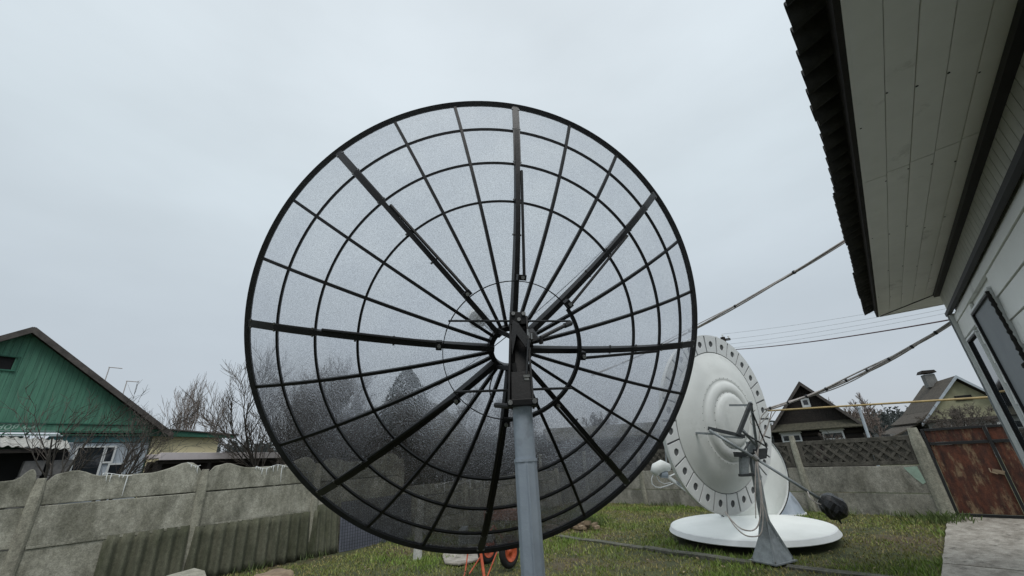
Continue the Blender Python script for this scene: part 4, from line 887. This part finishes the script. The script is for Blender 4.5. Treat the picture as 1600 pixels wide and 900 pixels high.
def odds():
    rr = random.Random(12)
    p = gnd(652, 872); root = empty('whitewashed_post', (p.x, p.y, 0)); tag(root, 'short whitewashed wooden post below the left part of the mesh dish', 'post')
    b = MB(); b.tube([(0, 0, -.1), (.01, .0, .3), (.04, .02, .98)], [.085, .07, .06], 12); b.obj('trunk', 'whitewash', root)
    # rubble heap
    c = gnd(893, 826); b = MB()
    for i in range(40):
        s = rr.uniform(.03, .10); q = c+Vector((rr.gauss(0, .35), rr.gauss(.1, .3), s*.3+rr.random()*.1)); th = rr.random()*3; b.box(q, (s*2, s*1.2, s), X=(math.cos(th), math.sin(th), rr.uniform(-.2, .2)), Y=(-math.sin(th), math.cos(th), 0))
    tag(b.obj('rubble', 'wood'), 'small heap of wood scraps and dirt at the right foot of the mesh dish', 'rubble', kind='stuff')
    b = MB(); c = gnd(735, 868); n = 14; b.prism([(c.x+math.cos(i/n*6.28)*rr.uniform(.45, .6), c.y+math.sin(i/n*6.28)*rr.uniform(.5, .75), .0) for i in range(n)], (0, 0, .035)); tag(b.obj('stone_slab', 'path', bevel=.01), 'flat grey slab in the grass left of the orange trolley', 'slab')
    # pale board on blocks, bottom left
    c = at(292, 905, 5.6); root = empty('pale_board', (c.x, c.y, 0)); tag(root, 'pale board on blocks cut by the bottom edge below the corrugated sheets', 'board')
    b = MB(); P4 = [at(258, 906, 5.75), at(303, 892, 6.1), at(318, 902, 5.9), at(322, 930, 5.3), at(240, 930, 5.2)]; zt = c.z
    b.prism([Vector((p.x-c.x, p.y-c.y, zt+.02)) for p in P4], (0, 0, -.04)); b.obj('board', 'concpost', root, bevel=.006)
    b = MB(); b.box((0, 0, zt/2-.02), (.3, .3, zt-.02)); b.obj('block', 'block', root)
    c = at(426, 896, 6.3); root = empty('log_stump', (c.x, c.y, 0)); tag(root, 'round cut top of a wood stump at the bottom edge left of the dish', 'stump')
    b = MB(); b.lathe([(.30, 0), (.27, c.z*.6), (.26, c.z-.03), (.22, c.z), (0, c.z+.01)], 20); b.v = [(x*(1+.12*mnoise.noise(Vector((x*4, y*4, 1)))), y, z+.03*mnoise.noise(Vector((x*6, y*6, 2)))) for x, y, z in b.v]; b.obj('wood', 'wood', root, smooth=True)
    # tuft of taller grass
    for (px, py, n, lab, sp) in ((915, 822, 320, 'tuft of taller green grass beside the mesh dish rim', .22), (1262, 792, 160, 'dark green tuft growing at the back fence foot', .2), (1480, 818, 200, 'green tuft at the corner of path and gate post', .25)):
        c = gnd(px, py); b = MB()
        for i in range(n):
            q = c+Vector((rr.gauss(0, sp), rr.gauss(0, sp*.6), 0)); h = rr.uniform(.06, .2); a = rr.random()*6.3; l_ = Vector((math.cos(a), math.sin(a), 0))*h*.5; wv = Vector((-math.sin(a), math.cos(a), 0))*.005
            b.add([q-wv, q+wv, q+wv*.5+l_*.4+Vector((0, 0, h*.7)), q+l_+Vector((0, 0, h))], [(0, 1, 2), (0, 2, 3)])
        o = b.obj('grass_tuft', MT['tuft']); tag(o, lab, 'grass', kind='stuff')
def fence_weeds():
    rr = random.Random(44); b = MB()
    for i in range(2600):
        if rr.random() < .6: q = RF0+RD*rr.uniform(-1.5, 7.3)-Vector((-RD.y, RD.x, 0))*rr.uniform(.08, .4)**1
        else: q = LF0+LD*rr.uniform(-3, 8)+Vector((LD.y, -LD.x, 0))*rr.uniform(.2, .42)
        if mnoise.noise(q*1.6) < -.05: continue
        h = rr.uniform(.04, .16); a = rr.random()*6.3; l_ = Vector((math.cos(a), math.sin(a), 0))*h*.7; wv = Vector((-math.sin(a), math.cos(a), 0))*.007
        b.add([q-wv, q+wv, q+l_+Vector((0, 0, h))], [(0, 1, 2)])
    tag(b.obj('fence_weeds', MT['tuft']), 'ragged weeds and grass along the foot of the fences', 'weeds', kind='stuff')
MT['tuft'] = mat('tuft_green', (.09, .13, .03), (.05, .075, .02), .7, 3)
odds()
fence_weeds()
def make_trolley():
    base = gnd(797, 888); root = empty('orange_trolley', (base.x, base.y, 0)); tag(root, 'orange tubular garden trolley with two black-tyred wheels under the mesh dish', 'trolley')
    B = Vector((base.x, base.y, 0)); ra = .225
    def W(b, name, m, par=root, **k): b.v = [tuple(Vector(v)-B) for v in b.v]; return b.obj(name, m, par, **k)
    axd = Vector((.80, -.60, 0)).normalized(); up = Vector((0, 0, 1)); s = axd.cross(up)
    for c in (Vector((base.x, base.y, ra)), Vector((base.x, base.y, ra))-axd*.62+Vector((.12, 0, 0))):
        b = MB(); n = 40; m = 12; vs = []; fs = []
        for i in range(n):
            a = i/n*6.283; d = up*math.cos(a)+s*math.sin(a)
            for k in range(m): t = k/m*6.283; tr = .052*(1+.06*((i % 2) and (abs(math.sin(t)) < .9))); vs.append(c+d*(ra-.05+tr*math.cos(t))+axd*tr*math.sin(t)*.9)
        for i in range(n):
            for k in range(m): fs.append((i*m+k, i*m+(k+1) % m, ((i+1) % n)*m+(k+1) % m, ((i+1) % n)*m+k))
        b.add(vs, fs); wh = W(b, 'wheel', 'rubber', smooth=True)
        b = MB(); prof = [(.0, .035), (.03, .035), (.035, .02), (.08, .005), (.11, .02), (.135, .045), (.14, .045), (.14, -.045), (.135, -.045), (.11, -.02), (0, -.01)]; vs = []; fs = []; n = 32; k_ = len(prof)
        for i in range(n):
            a = i/n*6.283; d = up*math.cos(a)+s*math.sin(a)
            for r, z in prof: vs.append(c+d*r+axd*z)
        for i in range(n):
            for q in range(k_-1): fs.append((i*k_+q, ((i+1) % n)*k_+q, ((i+1) % n)*k_+q+1, i*k_+q+1))
        b.add(vs, fs); W(b, 'wheel_rim', 'orange', wh, smooth=True)
    c0 = Vector((base.x, base.y, ra)); b = MB(); b.tube([c0, c0-axd*.62+Vector((.12, 0, 0))], .012, 8); W(b, 'axle', 'orange')
    Yt = base.y-.5
    b = MB()
    b.tube([at(751, 862, Yt), at(758, 912, Yt-.3)], .022, 8); W(b, 'upright', 'orange')
    for p, q in (((777, 861), (760, 905)), ((752, 868), (733, 897)), ((731, 864), (727, 893)), ((727, 893), (724, 905))):
        b = MB(); b.tube([at(*p, Yt), at(*q, Yt-.25)], .010, 8); W(b, 'frame_tube', 'orange')
    pts = [c0+Vector((0, 0, .05)), c0-axd*.3+Vector((0, -.1, .35)), at(751, 855, Yt)]
    b = MB(); b.tube(pts, .014, 8); W(b, 'frame_tube', 'orange')
    b = MB(); p = at(745, 840, Yt+.1); b.box(p, (.5, .35, .10)); b.box(p+Vector((-.2, 0, .08)), (.1, .36, .12)); W(b, 'tray', 'galv', bevel=.01)
make_trolley()
# ------------------------------------------------------------ houses
def gable_house(name, org, rz, label, W, D, zb, ze, za, oh, mats, fw_rows=None, over=.3):
    root = empty(name, org, rz); tag(root, label, 'house'); return root
def roof_slab(b, p0, p1, q0, q1, th):   # eave edge p0-p1, ridge edge q0-q1
    n = (Vector(p1)-Vector(p0)).cross(Vector(q0)-Vector(p0)).normalized()*th
    if n.z < 0: n = -n
    b.prism([p0, p1, q1, q0], n)
def green_house():
    A = Vector((-12.99, 10.21, 0)); d = Vector((.55, .83, 0)).normalized(); root = empty('green_house', A, math.atan2(d.y, d.x)); tag(root, 'green plank gable house with white lettering on its band, behind the left fence', 'house')
    # local: x along gable (toward right), -y toward the yard ; apex at x=-.11
    ax, ze, za = -.11, 3.1, 5.45; hw = 3.2; D = 9
    xl, xr = ax-hw, ax+hw
    sl = (za-ze-.0)/hw
    # planks of the gable
    pw = .125; x = xl; k = 0; rr = random.Random(4)
    while x < xr-.01:
        x1 = min(x+pw-.004, xr); h = lambda q: za-.06-abs(q-ax)*sl
        y = -.02-rr.random()*.012
        mid = []
        if x < ax < x1: tops = [(x, h(x)), (ax, h(ax)), (x1, h(x1))]
        else: tops = [(x, h(x)), (x1, h(x1))]
        z0 = ze
        segs = [(z0, None)]
        if -.42 < (x+x1)/2 < -.165+.0: segs = [(z0, 4.40), (4.72, None)]
        if -1.0 < (x+x1)/2 <= -.42: segs = [(z0, 4.40), (4.72, None)]
        for s0, s1 in segs:
            if s1 is not None: tp = [(x, s1), (x1, s1)]
            else: tp = tops
            if min(t_[1] for t_ in tp) <= s0+.01: continue
            o4 = [(x, y, s0), (x1, y, s0)]+[(a, y, max(b_, s0+.005)) for a, b_ in reversed(tp)]
            b = MB(); b.prism(o4, (0, .02, 0)); b.obj('plank', 'green', root)
        x += pw; k += 1
    b = MB(); b.prism([(xl, .03, ze), (xr, .03, ze), (ax, .03, za-.1)], (0, .1, 0)); b.obj('gable_backing', 'void', root)
    b = MB(); b.box((-.58, -.045, 4.38), (.95, .05, .035)); b.box((-.58, -.045, 4.735), (.95, .03, .03)); b.box((-.13, -.045, 4.56), (.03, .03, .33)); b.obj('attic_window_frame', 'greendark', root)
    # band with cornice
    b = MB(); b.box(((xl+xr)/2, -.05, 3.0), (2*hw, .06, .16)); b.obj('name_board', 'green', root)
    b = MB(); b.box(((xl+xr)/2, -.07, 3.105), (2*hw, .10, .03)); b.box(((xl+xr)/2, -.06, 2.895), (2*hw, .08, .03)); b.box(((xl+xr)/2, -.05, 2.82), (2*hw, .06, .025)); b.obj('cornice', 'greendark', root)
    cu = bpy.data.curves.new('txt', 'FONT'); cu.body = 'ЛЕСНОЯ 6-4'; cu.size = .165; cu.shear = .25; cu.space_character = 1.08; cu.extrude = .002; cu.offset = .003
    to = bpy.data.objects.new('txt', cu); col.objects.link(to); bpy.context.view_layer.update()
    me = bpy.data.meshes.new_from_object(to.evaluated_get(bpy.context.evaluated_depsgraph_get())); bpy.data.objects.remove(to)
    me.materials.clear(); me.materials.append(MT['letters']); lo = bpy.data.objects.new('lettering', me); col.objects.link(lo); lo.parent = root; wd = max(v.co.x for v in me.vertices); lo.rotation_euler = (R_(90), 0, 0); lo.location = (.62-wd, -.0835, 2.945)
    # lower walls
    b = MB(); b.box((xl+1.9, .15, 1.4), (3.8, .2, 2.8)); b.obj('lower_wall', 'greendark', root)
    b = MB(); b.box((2.0, .12, 2.72), (2.1, .16, .16)); b.obj('turquoise_band', 'turq', root)
    b = MB(); b.box((2.0, .15, 1.31), (2.16, .14, 2.62)); b.obj('pale_wall', 'palewall', root)
    b = MB(); b.box((xr-.03, D/2+.1, 1.5), (.1, D, 3.0)); b.obj('side_wall', 'greendark', root)
    b = MB(); b.box((ax, D-.1, 1.5), (2*hw, .1, 3.0)); b.obj('rear_wall', 'greendark', root)
    for x0, x1, z0, z1 in ((1.55, 2.12, 1.6, 2.52), (2.14, 2.34, 2.1, 2.52), (2.3, 2.62, 1.55, 2.05)):
        f = MB(); t = .045
        for cx, cz, sx, sz in (((x0+x1)/2, z1, x1-x0+t, t), ((x0+x1)/2, z0, x1-x0+t, t), (x0, (z0+z1)/2, t, z1-z0-t), (x1, (z0+z1)/2, t, z1-z0-t)): f.box((cx, .06, cz), (sx, .05, sz))
        wn = f.obj('window', 'whitepvc', root); g = MB(); g.box(((x0+x1)/2, .07, (z0+z1)/2), (x1-x0-t, .02, z1-z0-t)); g.obj('pane', 'glass', wn)
    b = MB()
    b.box((1.42, .03, 2.0), (.14, .06, 1.1), X=(.97, 0, .2), Z=(-.2, 0, .97)); b.obj('shutter', 'whitepvc', root)
    # awning with corrugated white slates on the left, block pillars below
    b = MB(); m = 150; xa, xb = -2.6, 1.28
    for side in (0, 1):
        for yy, zz in ((-.85, 2.50), (-.05, 2.76)):
            for i in range(m+1): x = xa+(xb-xa)*i/m; b.v.append((x, yy, zz+.022*math.sin(x*6.283/.16)+side*.012-.08*max(0, x-.2)))
    o = 2*(m+1)
    for i in range(m): b.f += [(i+1, i, m+1+i, m+2+i), (o+i, o+i+1, o+m+2+i, o+m+1+i), (i, i+1, o+i+1, o+i)]
    b.obj('awning', 'awn', root, smooth=True)
    b = MB(); b.box((-.7, -.78, 2.40), (3.9, .05, .09)); b.obj('awning_beam', 'logs', root)
    for x in (-.55, .75, 1.22):
        for k in range(6): b = MB(); b.box((x+.02*(k % 2), -.5, .2+k*.36), (.36, .3, .35)); b.obj('block', 'block', root, bevel=.01)
    b = MB(); b.box((.2, -.06, 1.2), (2.4, .06, 2.4)); b.obj('porch_recess', 'void', root)
    # roof
    oy = -.32
    for sg, nm in ((-1, 'roof_slope'), (1, 'roof_slope')):
        ex = ax+sg*(hw+.42); ez = za-(hw+.42)*sl+.02
        b = MB(); roof_slab(b, (ex, oy, ez), (ex, D+.3, ez), (ax, oy, za+.02), (ax, D+.3, za+.02), .05); b.obj('roof_slope', 'roofgrey', root)
        b = MB(); b.prism([(ex, oy-.02, ez-.11), (ex, oy-.02, ez+.04), (ax, oy-.02, za+.06), (ax, oy-.02, za-.10)], (0, .025, 0)); b.obj('bargeboard', 'roofgrey', root)
    # TV rods on the roof
    for i, x in enumerate((1.75, 2.25)):
        b = MB(); zz = za-(x-ax)*sl; b.tube([(x, .6, zz), (x, .6, zz+.75)], .012, 6); b.tube([(x-.02, .6, zz+.75), (x+.3, .6, zz+.75)], .012, 6); b.obj('vent_rod', 'cable', root)
    # yellow extension
    x0, x1 = 3.14, 4.95; zt = 2.80
    b = MB(); b.box(((x0+x1)/2, 2.0+.1, zt/2), (x1-x0, 4.0, zt)); b.obj('yellow_wall', 'yellow', root)
    b = MB(); b.prism([(x0-.2, -.10, zt+.20), (x1+.42, -.10, zt+.03), (x1+.42, -.10, zt-.06), (x0-.2, -.10, zt+.00)], (0, .15, 0)); b.obj('extension_fascia', 'greendark', root)
    b = MB(); roof_slab(b, (x1+.5, -.14, zt+.02), (x1+.5, 4.4, zt+.02), (x0-.25, -.14, zt+.21), (x0-.25, 4.4, zt+.21), .035); b.obj('extension_roof', 'roofgrey', root)
    b = MB(); b.box((3.55, .085, 1.83), (.16, .03, .05)); b.obj('wall_vent', 'block', root)
green_house()
def pink_shed():
    a = gnd(243, 716, z=2.05); c = gnd(446, 713, z=2.05); d = (c-a); d.z = 0; L_ = d.length; root = empty('low_shed', (a.x, a.y, 0), math.atan2(d.y, d.x)); tag(root, 'low dark shed with a pale pinkish flat roof peeking over the left fence', 'shed')
    b = MB(); b.box((L_/2, .10, 2.09), (L_, .4, .10)); b.obj('roof', 'roofpink', root, bevel=.01)
    b = MB(); b.box((L_/2, .0, 1.96), (L_-.1, .08, .09)); b.obj('roof_beam', 'logs', root)
    b = MB(); b.box((L_/2, -.115, 2.085), (L_+.02, .025, .17)); b.obj('fascia', 'roofpink', root, bevel=.005)
    b = MB(); b.box((L_/2, .28, 1.0), (L_-.2, .1, 1.95)); b.obj('rear_wall', 'logs', root)
    for x in (.12, L_*.33, L_*.66, L_-.12): b = MB(); b.box((x, .02, .97), (.12, .12, 1.94)); b.obj('post', 'logs', root)
pink_shed()
def window_unit(root, x0, x1, z0, z1, y, hood=True, mull=True):
    f = MB(); t = .11
    for cx, cz, sx, sz in (((x0+x1)/2, z1, x1-x0+t, t), ((x0+x1)/2, z0, x1-x0+t, t), (x0, (z0+z1)/2, t, z1-z0-t), (x1, (z0+z1)/2, t, z1-z0-t)): f.box((cx, y, cz), (sx, .06, sz))
    if mull: f.box(((x0+x1)/2, y, z0+(z1-z0)*.3), (.05, .05, (z1-z0)*.6-t)); f.box(((x0+x1)/2, y-.002, z0+(z1-z0)*.6), (x1-x0-t, .05, .05))
    if hood: f.prism([(x0-.16, y-.05, z1+.06), (x1+.16, y-.05, z1+.06), (x1+.12, y-.05, z1+.13), ((x0+x1)/2, y-.05, z1+.27), (x0-.12, y-.05, z1+.13)], (0, .06, 0))
    wn = f.obj('window', 'whitepvc', root); g = MB(); g.box(((x0+x1)/2, y+.02, (z0+z1)/2), (x1-x0-t, .02, z1-z0-t)); g.obj('pane', 'glass', wn)
def dark_house():
    cx = 14.95; root = empty('dark_timber_house', (cx, 22, 0), R_(-31)); tag(root, 'dark timber gable house with two carved white window frames behind the back fence', 'house')
    hw, ze, za, D = 2.75, 1.95, 4.25, 9; sl = (za-ze)/hw
    root.scale = (.72, 1, 1)
    # horizontal logs below, vertical boards in the gable
    for k in range(8):
        b = MB(); b.tube([(-hw+.15, 0, .12+k*.235), (hw-.15, 0, .12+k*.235)], .125, 8); b.obj('log', 'logs', root, smooth=True)
    b = MB(); b.box((0, D/2, 1.0), (2*hw-.3, D-.1, 2.0)); b.obj('wall_core', 'logs', root)
    x = -hw+.1; pw = .2
    while x < hw-.1:
        x1 = x+pw-.012; h = lambda q: za-.05-abs(q)*sl; tp = [(x, h(x)), (x1, h(x1))]
        if x < 0 < x1: tp = [(x, h(x)), (0, h(0)), (x1, h(x1))]
        b = MB(); b.prism([(x, -.1, ze), (x1, -.1, ze)]+[(a, -.1, max(q, ze+.01)) for a, q in reversed(tp)], (0, .04, 0)); b.obj('gable_board', 'logs', root); x += pw
    b = MB(); b.prism([(-hw+.1, -.05, ze), (hw-.1, -.05, ze), (0, -.05, za-.08)], (0, .05, 0)); b.obj('gable_backing', 'void', root)
    b = MB(); b.prism([(-hw-.1, -.55, ze+.02), (hw-.05, -.55, ze+.02), (hw-.05, -.12, ze+.36), (-hw-.1, -.12, ze+.36)], (0, .02, -.05)); b.obj('skirt_roof', 'shingle', root)
    for sg in (-1, 1):
        ex = sg*(hw+.35); ez = za-(hw+.35)*sl
        b = MB(); roof_slab(b, (ex, -.45, ez), (ex, D, ez), (0, -.45, za), (0, D, za), .07); b.obj('roof_slope', 'roofcorr', root)
        b = MB(); b.prism([(ex, -.48, ez-.1), (ex, -.48, ez+.08), (0, -.48, za+.09), (0, -.48, za-.12)], (0, .025, 0)); b.obj('bargeboard', 'roofgrey', root)
    window_unit(root, -.20, .20, 3.10, 3.45, -.15, False, False)
    for x in (-1.5, .95): window_unit(root, x-.55, x+.55, 1.0, 1.78, -.17)
dark_house()
def cream_house():
    az = R_(27); d = Vector((math.cos(-az), math.sin(-az), 0))
    ap = at(1490, 590, 24); root = empty('cream_house', (ap.x, ap.y, 0), -az); tag(root, 'cream gable house with steep brown roof and brick chimney, above the rusty gate', 'house')
    za = ap.z; D = 4.6; hw = 2.9; ze = 2.05
    root.scale = (.74, 1, 1)
    sl = (za-ze)/hw
    b = MB(); b.prism([(-hw+.15, 0, ze), (hw-.15, 0, ze), (0, 0, za-.15)], (0, .15, 0)); b.obj('gable_wall', 'creamwall', root)
    b = MB(); b.box((0, D/2+.0, ze/2-.02), (2*hw-.5, D-.2, ze)); b.obj('lower_wall', 'greybrick', root)
    b = MB(); b.box((0, -.04, ze), (2*hw-.2, .14, .10)); b.obj('string_course', 'roofgrey', root)
    for sg in (-1, 1):
        ex = sg*(hw+.25); ez = za-(hw+.25)*sl
        kx = ex*.72; kz = za-abs(kx)*sl
        b = MB(); roof_slab(b, (kx, -.35, kz), (kx, D, kz), (0, -.35, za), (0, D, za), .08); b.obj('roof_slope', 'brownroof', root)
        b = MB(); roof_slab(b, (ex*1.08, -.35, ez+.1), (ex*1.08, D, ez+.1), (kx, -.35, kz), (kx, D, kz), .07); b.obj('roof_skirt', 'brownroof', root)
        b = MB(); b.prism([(ex, -.38, ez-.05), (ex, -.38, ez+.10), (0, -.38, za+.10), (0, -.38, za-.08)], (0, .025, 0)); b.obj('bargeboard', 'palewall', root)
    b = MB(); b.box((-.3, 2.6, za+.15), (.7, .6, .8)); ch = b.obj('chimney', 'greybrick', root, bevel=.02)
    b = MB(); b.prism([(-.85, 2.2, za+.62), (.2, 2.2, za+.62), (.1, 2.2, za+.78), (-.7, 2.2, za+.80)], (0, .8, 0)); b.obj('chimney_cap', 'logs', ch)
    b = MB(); b.box((.0, -.03, za-1.15), (.95, .06, .28)); b.obj('attic_opening', 'void', root)
    for x in (-.9, 1.7): window_unit(root, x-.55, x+.55, 1.1, 1.72, -.03, False, True)
    # low annexe on the left with slumped roof
    b = MB(); b.box((-hw-1.2, 2.2, .75), (1.9, 3.5, 1.5)); b.obj('annexe_wall', 'greybrick', root)
    b = MB(); roof_slab(b, (-hw-2.5, .2, 1.15), (-hw-2.5, 4.4, 1.15), (-hw-.1, .2, 1.95), (-hw-.1, 4.4, 1.95), .07); b.obj('annexe_roof', 'brownroof', root)
cream_house()
def back_buildings():
    # long grey shed seen through the mesh right of the pole
    a = at(862, 668, 21); c = at(1010, 662, 21); root = empty('long_shed', (a.x, 21, 0)); L_ = c.x-a.x+2.5
    tag(root, 'long dark shed behind the back fence, seen only through the mesh right of the pole', 'shed')
    b = MB(); b.box((L_/2, 2, a.z/2-.3), (L_, 4, a.z-.6)); b.obj('wall', 'logs', root)
    b = MB(); roof_slab(b, (-.3, -.4, a.z-.7), (L_+.3, -.4, a.z-.7), (-.3, 2.2, a.z), (L_+.3, 2.2, a.z), .08); roof_slab(b, (L_+.3, 4.6, a.z-.7), (-.3, 4.6, a.z-.7), (L_+.3, 2.2, a.z), (-.3, 2.2, a.z), .08); b.obj('roof', 'shingle', root)
    b = MB(); b.prism([(0, -.02, a.z-.62), (0, 4.02, a.z-.62), (0, 2.2, a.z-.02)], (.1, 0, 0)); b.obj('gable', 'logs', root)
    # small house behind mesh left
    a = at(625, 618, 24); root = empty('gable_cottage', (a.x, 24, 0), R_(-12)); tag(root, 'small dark gable cottage seen through the mesh left of the hub', 'house')
    b = MB(); b.box((0, 3, 1.3), (5, 6, 2.6)); b.obj('wall', 'block', root); za = a.z
    b = MB(); b.prism([(-2.5, 0, 2.6), (2.5, 0, 2.6), (0, 0, za-.1)], (0, .1, 0)); b.obj('gable', 'logs', root)
    for sg in (-1, 1): b = MB(); roof_slab(b, (sg*2.9, -.3, 2.4), (sg*2.9, 6.3, 2.4), (0, -.3, za), (0, 6.3, za), .08); b.obj('roof_slope', 'shingle', root)
back_buildings()
# ------------------------------------------------------------ trees
def bare_tree(name, base, H, label, seed, spread=.5, stems=1, levels=4, trunk_h=.3, m1='bark', m2='twig', r0=.09, kids=7, up=.25, dirbias=Vector((0, 0, 0)), twr=.006, group=None):
    rr = random.Random(seed); T = MB(); Cn = MB()
    def grow(p, d, ln, r, lv):
        n = 6 if lv < 2 else 4; pts = [p]; rs = [r]; dd = d.copy()
        for i in range(n):
            dd = (dd+Vector((rr.gauss(0, .12), rr.gauss(0, .12), rr.gauss(0, .08)+up*.25))+dirbias*.06).normalized(); pts.append(pts[-1]+dd*ln/n); rs.append(max(r*(1-.72*(i+1)/n), twr*.5))
        (T if lv < 2 else Cn).tube(pts, rs, 6 if lv < 1 else (5 if lv < 2 else 3), cap=False)
        if lv >= levels: return
        k = kids if lv else max(kids-1, 4)
        for i in range(k):
            f = (trunk_h if lv == 0 else .18)+(1-(trunk_h if lv == 0 else .18))*(i+rr.random())/k; f = min(f, .98); q = f*n; a = int(q); pt = pts[a].lerp(pts[min(a+1, n)], q-a)
            ax = (pts[min(a+1, n)]-pts[a]).normalized(); o = ax.orthogonal().normalized(); o.rotate(Matrix.Rotation(rr.random()*6.283, 3, ax)); sa = rr.uniform(.5, 1.0)*(spread+.35)
            nd = (ax*math.cos(sa)+o*math.sin(sa)+Vector((0, 0, up*.5))+dirbias*.25).normalized()
            grow(pt, nd, ln*rr.uniform(.42, .68)*(1.15-.5*f), max(rs[a]*.62, twr), lv+1)
    for s in range(stems):
        a = rr.random()*6.283; d = Vector((math.cos(a)*spread*(.7 if stems > 1 else .1), math.sin(a)*spread*(.7 if stems > 1 else .1), 1))+dirbias*.5
        grow(Vector((rr.uniform(-.06, .06)*stems, rr.uniform(-.06, .06)*stems, -.1)), d.normalized(), H*.72, r0, 0)
    root = empty(name, base); tag(root, label, 'tree', group); T.obj('trunk', m1, root); Cn.obj('crown', m2, root); return root
def tb(px, Y): p = at(px, 700, Y); return Vector((p.x, Y, 0))
bare_tree('fruit_tree', tb(128, 9.3), 3.9, 'leafless fruit tree with low fanned limbs in front of the green house', 3, .55, 5, 3, .42, m2='twig', r0=.045, kids=6, up=.25, dirbias=Vector((.2, .12, 0)), twr=.005)
bare_tree('bare_tree', tb(300, 32), 8.6, 'distant brownish leafless tree above the yellow extension roof', 5, .3, 5, 3, .3, m1='palebark', m2='palebark', r0=.08, kids=6, up=.5, twr=.013)
bare_tree('bare_tree', tb(448, 13), 5.4, 'wide leafless tree at the left rim of the mesh dish', 8, .34, 5, 3, .25, r0=.055, kids=10, up=.25, dirbias=Vector((.03, 0, 0)), twr=.007)
bare_tree('bare_tree', tb(500, 17), 5.0, 'leafless tree seen through the left mesh panels', 11, .6, 3, 4, .2, r0=.09, kids=7, twr=.009)
bare_tree('bare_tree', tb(590, 19), 4.4, 'leafless tree seen through the mesh, lower left of the hub', 12, .6, 3, 4, .2, r0=.09, kids=7, twr=.009)
bare_tree('bare_tree', tb(700, 18), 4.6, 'leafless tree seen through the mesh just left of the pole', 13, .7, 3, 4, .2, r0=.09, kids=7, twr=.009)
bare_tree('bare_tree', tb(780, 22), 4.8, 'leafless tree seen through the mesh behind the pole', 14, .6, 2, 4, .2, r0=.1, kids=7, twr=.010)
bare_tree('bare_tree', tb(930, 26), 4.6, 'leafless tree behind the long shed, seen through the mesh', 15, .6, 2, 4, .2, r0=.1, kids=7, twr=.012)
bare_tree('bare_tree', tb(1200, 28), 5.0, 'thin leafless tree rising between the white dish and the dark house', 16, .4, 2, 4, .3, m1='palebark', m2='palebark', r0=.08, kids=6, twr=.012)
bare_tree('bare_tree', tb(1325, 26), 4.1, 'leafless tree just right of the dark house roof', 17, .5, 2, 4, .2, m1='palebark', m2='palebark', r0=.08, kids=6, twr=.012)
bare_tree('bare_tree', tb(1372, 27), 4.2, 'leafless tree beside the roof of the cream house', 18, .5, 2, 4, .2, m1='palebark', m2='palebark', r0=.08, kids=6, twr=.012)
bare_tree('bare_tree', tb(1530, 15), 2.9, 'small leafless tree against the cream house wall', 19, .8, 3, 4, .3, r0=.06, kids=7, up=.1, dirbias=Vector((-.3, 0, 0)), twr=.007)
bare_tree('bush', tb(1300, 19.5), 1.9, 'bare bush growing in front of the dark timber house', 20, .5, 5, 3, .1, r0=.03, kids=6, twr=.008)
def thuja():
    p = tb(632, 21); root = empty('thuja', p); tag(root, 'tall dense evergreen seen through the mesh left of the hub', 'tree'); rr = random.Random(6)
    b = MB(); b.tube([(0, 0, 0), (0, 0, 5.2)], [.15, .03], 8); b.obj('trunk', 'bark', root); b = MB(); Ht = at(630, 577, 21).z
    for i in range(5200):
        z = .3+(Ht-.3)*rr.random()**.9; f = (z/Ht); rmax = (1.25*(1-f**5)+.1)*(1+.25*mnoise.noise(Vector((math.floor(i*.05), z*1.3, 2)))); a = rr.random()*6.283; r = rmax*math.sqrt(rr.uniform(.35, 1)); c = Vector((math.cos(a)*r, math.sin(a)*r, z)); u = Vector((rr.gauss(0, 1), rr.gauss(0, 1), rr.gauss(.6, 1))).normalized()*rr.uniform(.07, .17); v = u.orthogonal().normalized()*.05
        b.add([c-v, c+v, c+u], [(0, 1, 2)])
    b.obj('crown', 'conifer', root)
thuja()
def thicket():
    b = MB(); rr = random.Random(21)
    for i in range(900):
        x = rr.uniform(-13, 6); y = 27+rr.gauss(0, 2.5); h = rr.uniform(1.0, 2.6)*(1+.4*mnoise.noise(Vector((x*.4, 0, 0)))); p = Vector((x, y, 0))
        for k in range(4):
            d = Vector((rr.gauss(0, .35), rr.gauss(0, .3), 1)).normalized(); b.tube([p, p+d*h*.5, p+(d+Vector((rr.gauss(0, .3), 0, 0))).normalized()*h*rr.uniform(.7, 1.1)], [.035, .025, .008], 3, cap=False)
    tag(b.obj('thicket', 'bark'), 'tangled bare brushwood filling the back gardens behind the mesh dish', 'bushes', kind='stuff')
thicket()
def forest():
    b = MB(); rr = random.Random(31)
    for i in range(2600):
        az = rr.uniform(-72, 75); Dd = rr.uniform(115, 165); x = math.sin(R_(az))*Dd; y = math.cos(R_(az))*Dd
        H0 = (9.6 if az < -10 else 9.6-(az+10)*.19 if az < 8 else 6.2); hh = H0*rr.uniform(.78, 1.04)*(1+.13*mnoise.noise(Vector((az*.11, 0, 4)))); con = rr.random() < .6; w_ = rr.uniform(.8, 1.5)
        b.tube([(x, y, -.3), (x, y, hh*.96)], [.14, .04], 3, cap=False)
        for q in range(34):
            f = rr.uniform(.12, 1); rm = w_*((1.12-f) if con else math.sin(min(1, f*.8+.2)*3.05)+.12); a_ = rr.random()*6.283; c = Vector((x+math.cos(a_)*rm*rr.uniform(.2, 1), y+math.sin(a_)*rm*.8, hh*f)); u = Vector((math.cos(a_)*rr.uniform(.3, .9), math.sin(a_)*.3, rr.uniform(-.5, .6))); v = Vector((rr.uniform(-.3, .3), .1, rr.uniform(.25, .5)))
            b.add([c-u*.6, c+v, c+u], [(0, 1, 2)])
    tag(b.obj('far_forest', 'forest'), 'low dark forest line along the horizon', 'forest', kind='stuff')
forest()
